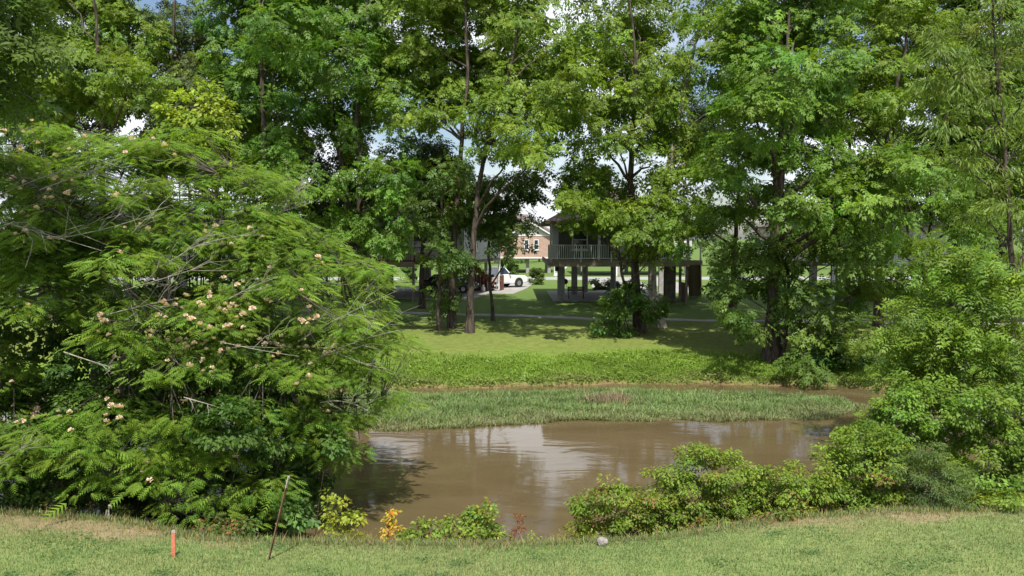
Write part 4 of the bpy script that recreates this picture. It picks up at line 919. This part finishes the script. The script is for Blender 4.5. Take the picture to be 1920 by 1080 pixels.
for lab, D, b, lb, sd in (('leafy thicket behind the mimosa at the left picture edge', 21.5, 20, [(-40, 560, 70), (30, 600, 70), (-20, 680, 70), (60, 700, 70), (-60, 760, 70), (20, 780, 60), (90, 620, 60), (-60, 460, 70), (20, 480, 65), (-70, 640, 60), (-30, 380, 60)], 93),
                          ('leafy thicket behind the middle of the mimosa', 21.5, 230, [(150, 560, 75), (230, 600, 75), (310, 560, 75), (180, 680, 75), (270, 700, 75), (350, 660, 70), (140, 640, 60), (240, 780, 60), (330, 760, 60), (200, 470, 60), (280, 460, 55)], 94),
                          ('leafy thicket behind the right half of the mimosa', 21, 450, [(400, 590, 65), (470, 600, 65), (430, 680, 65), (510, 690, 65), (400, 760, 60), (480, 770, 60), (560, 740, 50), (540, 620, 55), (390, 500, 55), (470, 520, 50)], 95)):
    shrub(lab, D, b, lb, sd, (.065, .110, .022), .15, .34, 22, group='thickets behind the mimosa', tr0=.02, dj=.5, dens=1.5)
shrub('small green vine with broad pale leaves behind the steel post', 15.6, 545, [(530, 955, 22), (555, 965, 24), (515, 985, 22), (545, 990, 20), (575, 970, 16)], 57, (.085, .15, .05), .11, .18, 9)
shrub('scrubby bush with dry brown stems at the lawn edge', 14.9, 430, [(400, 985, 24), (430, 990, 26), (460, 985, 22), (380, 985, 18), (445, 1005, 18), (415, 1003, 18)], 58, (.10, .15, .035), .055, .14, 18, accent=((.24, .12, .07), .35))
shrub('low weeds along the bare left bank', 15.9, 270, [(230, 960, 16), (262, 966, 18), (296, 972, 16), (180, 955, 16), (130, 950, 16), (90, 950, 14), (320, 985, 14)], 59, (.10, .14, .04), .05, .13, 16, accent=((.25, .17, .09), .3))
# low plants by the water, middle
shrub('yellow green sapling at the water left of the yellow one', 15.3, 640, [(620, 945, 18), (645, 955, 22), (625, 970, 20), (660, 965, 18), (640, 985, 20), (612, 922, 10), (668, 985, 14)], 60, (.20, .23, .04), .075, .13, 12, tr0=.009, name='sapling', dens=1.1)
shrub('tall yellow and orange leaved stalk by the water', 14.8, 730, [(728, 960, 10), (736, 972, 11), (724, 982, 11), (742, 990, 12), (730, 1002, 12), (740, 962, 6)], 61, (.36, .27, .04), .07, .08, 9, tr0=.007, accent=((.45, .20, .05), .3), name='sapling', dens=1.1)
shrub('leafy green bush by the water, left of the red brown stalk', 14.9, 850, [(790, 990, 24), (760, 1008, 18), (930, 1005, 20), (825, 1000, 26), (860, 985, 28), (900, 965, 26), (905, 995, 26), (880, 1005, 22), (845, 1010, 20), (770, 1000, 18), (915, 945, 16), (885, 960, 16)], 62, (.115, .17, .035), .07, .15, 18, accent=((.24, .26, .03), .2), tr0=.009)
shrub('red brown dead stalk by the water', 14.8, 970, [(972, 978, 9), (966, 992, 10), (976, 996, 9), (962, 1008, 10), (974, 965, 5)], 63, (.17, .06, .035), .04, .08, 14, tr0=.007, name='dead_stalk', dens=1.1, cat='plant')
shrub('small bright green weed right of the red brown stalk', 14.6, 995, [(992, 1008, 11), (1003, 1012, 9), (985, 1014, 9)], 64, (.17, .22, .035), .05, .09, 14, tr0=.006, name='weed', dens=1.1, cat='plant')
shrub('thin weeds left of the leafy bush by the water', 14.9, 690, [(690, 1003, 16), (670, 1005, 14), (710, 1010, 14), (650, 1005, 12)], 65, (.15, .17, .05), .05, .12, 13, kind='lance', tr0=.006, name='weed', cat='plant')
shrub('thin dry weeds before the stone', 14.6, 1050, [(1040, 1012, 11), (1060, 1008, 12), (1025, 1015, 9), (1080, 1010, 12)], 66, (.19, .17, .06), .05, .1, 13, kind='lance', tr0=.006, name='weed', cat='plant', accent=((.3, .17, .07), .3))
# right hand thicket
shrub('yellow green bush behind the pale stone', 15.7, 1150, [(1100, 945, 34), (1140, 925, 34), (1180, 955, 42), (1130, 970, 40), (1210, 945, 34), (1100, 985, 28), (1190, 985, 34), (1145, 905, 20), (1215, 985, 30), (1175, 912, 20)], 70, (.125, .17, .03), 0.058, .19, 37, tr0=.010, accent=((.21, .15, .06), .12))
shrub('large yellow green bush in the middle of the right thicket', 16.1, 1350, [(1260, 890, 40), (1310, 870, 42), (1350, 880, 42), (1290, 930, 48), (1350, 930, 48), (1400, 910, 42), (1440, 920, 42), (1470, 905, 34), (1400, 960, 44), (1270, 970, 36), (1340, 975, 36), (1450, 960, 40), (1330, 845, 18), (1480, 885, 16), (1490, 945, 34)], 71, (.12, .172, .030), 0.058, .19, 40, tr0=.012, accent=((.22, .20, .04), .1))
shrub('scrubby bush with reddish lower leaves at the bare lawn edge', 15.5, 1400, [(1340, 985, 24), (1380, 985, 26), (1420, 980, 26), (1460, 970, 26), (1500, 960, 26), (1300, 990, 20), (1540, 955, 24)], 72, (.12, .145, .04), .06, .15, 24, tr0=.009, accent=((.20, .085, .05), .28))
shrub('dense sunlit bush left of the grey green one', 16.6, 1600, [(1560, 880, 42), (1600, 855, 44), (1640, 870, 44), (1580, 920, 44), (1630, 920, 46), (1540, 920, 36), (1660, 830, 38), (1605, 815, 28), (1670, 900, 38), (1560, 955, 24), (1620, 955, 26)], 73, (.118, .17, .03), 0.062, .2, 40, tr0=.012, accent=((.24, .12, .06), .02))
shrub('tangled low growth filling the hedge between stone and grey green bush', 15.9, 1380, [(1225, 960, 30), (1240, 990, 26), (1290, 985, 26), (1215, 925, 24), (1420, 945, 30), (1505, 915, 34), (1530, 950, 28), (1480, 955, 28), (1500, 880, 22), (1560, 915, 30), (1420, 880, 26), (1165, 995, 22), (1100, 1000, 22), (1650, 950, 26), (1690, 935, 26)], 78, (.125, .17, .032), .062, .2, 30, tr0=.009, accent=((.24, .15, .06), .1))
shrub('grey green feathery bush at the right lawn edge', 16.0, 1745, [(1740, 875, 44), (1770, 890, 42), (1725, 910, 42), (1760, 930, 40), (1790, 920, 34), (1710, 880, 30), (1745, 845, 26), (1735, 945, 24)], 74, (.085, .125, .052), .055, .17, 40, kind='lance', tr0=.010)
shrub('vine covered mound above the grey green bush', 18.2, 1760, [(1690, 790, 52), (1740, 770, 54), (1790, 790, 56), (1720, 830, 48), (1790, 840, 50), (1660, 800, 36), (1650, 770, 26), (1620, 790, 22), (1760, 730, 44), (1700, 740, 40), (1640, 820, 30)], 75, (.105, .17, .032), 0.072, .24, 40, tr0=.016)
shrub('tall vine covered bush at the right edge', 17.6, 1870, [(1840, 770, 52), (1890, 760, 56), (1930, 790, 56), (1850, 820, 50), (1900, 830, 52), (1830, 880, 46), (1890, 890, 48), (1930, 880, 48), (1840, 925, 34), (1890, 930, 36)], 76, (.10, .16, .032), 0.072, .24, 37, tr0=.018)
shrub('low bright weeds at the foot of the right edge bush', 15.9, 1840, [(1800, 945, 22), (1835, 945, 22), (1865, 940, 24), (1900, 940, 24), (1690, 955, 18), (1660, 958, 16)], 77, (.135, .18, .035), .06, .14, 22, tr0=.008)
def near_tree(label, D, bpx, lobes, trunk_px, seed, col, kind, size, tr0, base_y=None, **kw):
    r = np.random.default_rng(seed); x = (bpx - 960) / F_PX * D; y = base_y or D; b = (x, y, hz(x, y))
    return plant('bank_tree', label, 'tree', b, px_lobes(lobes, D, r, .5), r, kind=kind, size=size, col=col, trunk=[at(px, py, D) for px, py in trunk_px], tr0=tr0, tr1=.02, **kw)
near_tree('young walnut like tree leaning over the water from the right thicket', 19.2, 1790, [(1730, 590, 60), (1790, 560, 60), (1850, 600, 62), (1700, 650, 46), (1760, 650, 58), (1820, 680, 60), (1700, 710, 42), (1880, 660, 60), (1900, 540, 60), (1760, 480, 45), (1830, 500, 50), (1745, 700, 44), (1920, 720, 50)],
          [(1800, 760), (1800, 640), (1810, 500)], 81, (.140, .232, .024), 'comp', .26, .10, clump_r=.30, leaves=27, per_area=2.3)
near_tree('tall drooping narrow leaved tree at the right edge', 20.5, 1900, [(1800, 60, 70), (1870, 40, 75), (1930, 80, 70), (1790, 140, 60), (1860, 150, 70), (1920, 180, 65), (1770, 220, 55), (1840, 240, 60), (1900, 280, 65), (1850, 320, 55), (1780, 300, 45), (1910, 370, 60), (1850, 410, 50), (1860, -60, 90), (1930, 450, 50), (1740, 110, 50), (1735, 190, 36)],
          [(1905, 760), (1900, 450), (1880, 250), (1860, -20)], 82, (.145, .215, .040), 'lance', .17, .13, clump_r=.36, leaves=54, per_area=1.7, droop=.9, up=.5, twig=.5)
near_tree('dark overhanging tree at the upper left corner', 15.0, -180, [(-10, 40, 75), (45, 20, 60), (20, 110, 62), (-40, 130, 80), (60, 70, 45), (10, 180, 48), (-90, 60, 120), (-80, 180, 100), (-60, -80, 120), (40, -60, 60), (-160, 0, 150)],
          [(-180, 700), (-170, 400), (-150, 100), (-120, -100)], 83, (.085, .145, .024), 'comp', .32, .2, base_y=15.0, clump_r=.34, leaves=22, per_area=1.5)

# ------------------------------------------------------------------ grass, weeds
def blades(name, label, pts, h, w, col, r, lean=.45, var=.22, yellow=.2, mat='blade', accent=None, flatfrac=0):
    n = len(pts); a = r.uniform(0, 2 * math.pi, n); d = np.stack([np.cos(a), np.sin(a), np.zeros(n)], 1); s = np.stack([-np.sin(a), np.cos(a), np.zeros(n)], 1)
    hh = h * np.exp(r.normal(0, .3, (n, 1))); ww = w * np.exp(r.normal(0, .2, (n, 1)))
    tip = pts + d * hh * np.abs(r.normal(0, lean, (n, 1))) + np.array((0, 0, 1.)) * hh
    V = np.stack([pts - s * ww, pts + s * ww, tip], 1).reshape(-1, 3)
    T = palette(col, n, r, var, yellow) if np.ndim(col) == 1 else np.clip(col * np.exp(r.normal(0, var, (n, 1))), .004, .6)
    if accent is not None: m = r.random(n) < accent[1]; T[m] = palette(accent[0], int(m.sum()), r, .25, .2)
    o = link(name, np_mesh(name, V, np.arange(3 * n), 3, M[mat], np.repeat(T, 3, 0))); return tag(o, label, None, None, 'stuff')
r = np.random.default_rng(100)
n = 150000; x = r.uniform(-13, 13, n); y = 10.6 + (edge_y(x) + .15 - 10.6) * r.random(n) ** .9
strip_w = np.interp(x, [-11, -7, -5.2, -4, 3.3, 4.6, 6, 11], [1.3, 1.1, .75, .12, .15, .5, .75, .85]); w2 = wob(x * 3.1 + 5, y * 2.7)
bare = np.clip((y - (edge_y(x) - strip_w)) / .6 + .7 * w2 + .5 * wob(x, y), 0, 1); keep = r.random(n) > bare * .72; x, y = x[keep], y[keep]
lc = np.array((.125, .205, .066))[None] * (1 + .22 * wob(x * 1.4, y * 1.9)[:, None] + .15 * wob(x * 5, y * 6)[:, None]) ; mt = np.clip(.35 + .6 * wob(x * .8 + 2, y * .9)[:, None] + .4 * wob(x * 3 + 1, y * 4)[:, None] + r.normal(0, .3, (len(x), 1)), 0, 1); lc = lc * (1 - mt) + np.array((.175, .215, .085)) * mt
blades('lawn_grass', 'short mown grass of the near lawn', np.stack([x, y, H(x, y) - .005], 1), .042, .0052, lc, r)
cx = r.uniform(-10, 10, 46); cy = r.uniform(11.3, 14.2, 46); q = r.integers(0, 46, 7000); sp = r.uniform(.08, .32, 46); x = cx[q] + r.normal(0, 1, 7000) * sp[q]; y = cy[q] + r.normal(0, 1, 7000) * sp[q] * .8; keep = y < edge_y(x) - .1; x, y = x[keep], y[keep]
X = r.normal(0, 1, (len(x), 3)) * np.array((1, 1, .2)); Nn = np.array((0, 0, 1.)) + r.normal(0, .3, (len(x), 3))
V, Fc, T = scatter(*T_OVAL, np.stack([x, y, H(x, y) + .035 * r.random(len(x))], 1), X, Nn, .035 * np.exp(r.normal(0, .3, len(x))), palette((.12, .205, .066), len(x), r, .2, .12))
tag(link('clover', np_mesh('clover', V, Fc, 3, M['leaf'], T)), 'patches of clover and broad weeds in the near lawn', kind='stuff')
n = 16000; x = r.uniform(-12, 12, n); y = edge_y(x) + r.normal(.12, .22, n)
blades('edge_grass', 'long dry and green grass along the top of the near bank', np.stack([x, y, H(x, y) - .01], 1), .085, .007, (.15, .195, .06), r, .8, .25, accent=((.25, .19, .11), .28))
n = 85000; x = r.uniform(-14, 22, n); t = r.random(n) ** .8 * 3.9; y = far_y(x) - .05 + t; keep = r.random(n) < np.interp(t + .8 * wob(x * .8, y * .6), [0, .3, 1.6, 3.6], [.8, 1, 1, .02]); x, y, t = x[keep], y[keep], t[keep]
wc = np.array((.165, .255, .035))[None] * (1 + .25 * wob(x * .9, y * 1.3)[:, None]); low = np.clip(1.0 - t / 1.1 + .5 * wob(x * 1.3, y), 0, 1)[:, None]; wc = wc * (1 - low * .6) + np.array((.17, .165, .065)) * low * .6
blades('bank_weeds', 'bright green weeds along the far bank', np.stack([x, y, H(x, y) - .01], 1), .13, .016, wc, r, .9)
n = 100000; x = r.uniform(-14, 22, n); t = r.random(n) ** .85 * 3.6; y = far_y(x) - .02 + t
mound = np.clip(.5 + .5 * wob(x * 1.7 + 3, y * 1.9) + .35 * wob(x * 4.1, y * 3.7), 0, 1.3); keep = r.random(n) < np.clip(.25 + mound, 0, 1) * np.interp(t + 1.1 * wob(x * .8, y * .6) + .5 * wob(x * 2.6, y * 2), [0, .3, 1.2, 3.6], [.9, 1, 1, .0]); x, y, t, mound = x[keep], y[keep], t[keep], mound[keep]
P = np.stack([x, y, H(x, y) + .26 * mound * r.random(len(x)) ** .6], 1); wc = np.array((.165, .260, .034))[None] * (1 + .25 * wob(x * .9, y * 1.3)[:, None]); low = np.clip(.9 - t / .9 + .6 * wob(x * 1.3, y), 0, 1)[:, None]; wc = wc * (1 - low * .6) + np.array((.19, .185, .075)) * low * .6
X = r.normal(0, 1, (len(x), 3)) * np.array((1, 1, .3)); X[:, 1] -= .3; X[:, 2] -= .3; Nn = np.array((0, -.35, 1.)) + r.normal(0, .35, (len(x), 3))
V, Fc, T = scatter(*T_OVAL, P, X, Nn, .075 * np.exp(r.normal(0, .35, len(x))), np.clip(wc * np.exp(r.normal(0, .2, (len(x), 1))), .004, .6))
tag(link('bank_weeds', np_mesh('bank_weeds', V, Fc, 3, M['leaf'], T)), 'leafy mounds of weeds on the far bank above the water', kind='stuff')
# weed bed standing in the shallow water
top_e = np.array([on_z(px, py, WATER_Z)[:2] for px, py in ((585, 765), (620, 742), (700, 736), (850, 738), (1000, 736), (1150, 730), (1300, 734), (1450, 738), (1560, 746), (1640, 765))])
bot_e = np.array([on_z(px, py, WATER_Z)[:2] for px, py in ((585, 768), (640, 806), (700, 810), (800, 806), (950, 797), (1050, 790), (1200, 790), (1400, 789), (1520, 788), (1600, 778), (1640, 766))])
n = 240000; x = r.uniform(-9, 16, n); y = r.uniform(24, 33.5, n); yt = np.interp(x, top_e[:, 0], top_e[:, 1]) + .3 * wob(x * 1.5, y); yb = np.interp(x, bot_e[:, 0], bot_e[:, 1]) + .3 * wob(x * 2.2, y * .5)
ins = (x > -9) & (y < yt) & (y > yb) & (x / y > (588 - 960) / F_PX) & (x / y < (1638 - 960) / F_PX) & (r.random(n) < np.clip(.85 + .55 * wob(x * .8, y * 1.1) + .3 * wob(x * 3, y * 3.4), .12, 1) * np.clip((x + 8.5) / 4, .25, 1)); x, y = x[ins], y[ins]
mc = np.array((.150, .222, .075))[None] * (1 + .2 * wob(x * .7, y * 1.2)[:, None]); yb = np.interp(x, bot_e[:, 0], bot_e[:, 1]); fr = np.clip(1 - (y - yb) / 2.2 + .4 * wob(x * 2, y), 0, 1)[:, None]; mc = mc * (1 - .55 * fr) + np.array((.19, .165, .09)) * .55 * fr
blades('water_weeds', 'grey green weed bed standing in the brown river', np.stack([x, y, np.full(len(x), WATER_Z - .02)], 1), (.11 + .06 * wob(x * 1.3, y * 1.9) + .03 * wob(x * 5, y * 4))[:, None], .020, mc, r, 1.3, accent=((.22, .2, .11), .06))
n = 900; p = at(1143, 757, 30.2); x = p[0] + r.normal(0, .45, n); y = p[1] + r.normal(0, .35, n)
o = blades('dry_weed_clump', None, np.stack([x, y, np.full(n, WATER_Z)], 1), .26, .014, (.24, .19, .12), r, .8); del o['kind']; tag(o, 'dry pinkish brown clump in the middle of the water weeds', 'weeds')
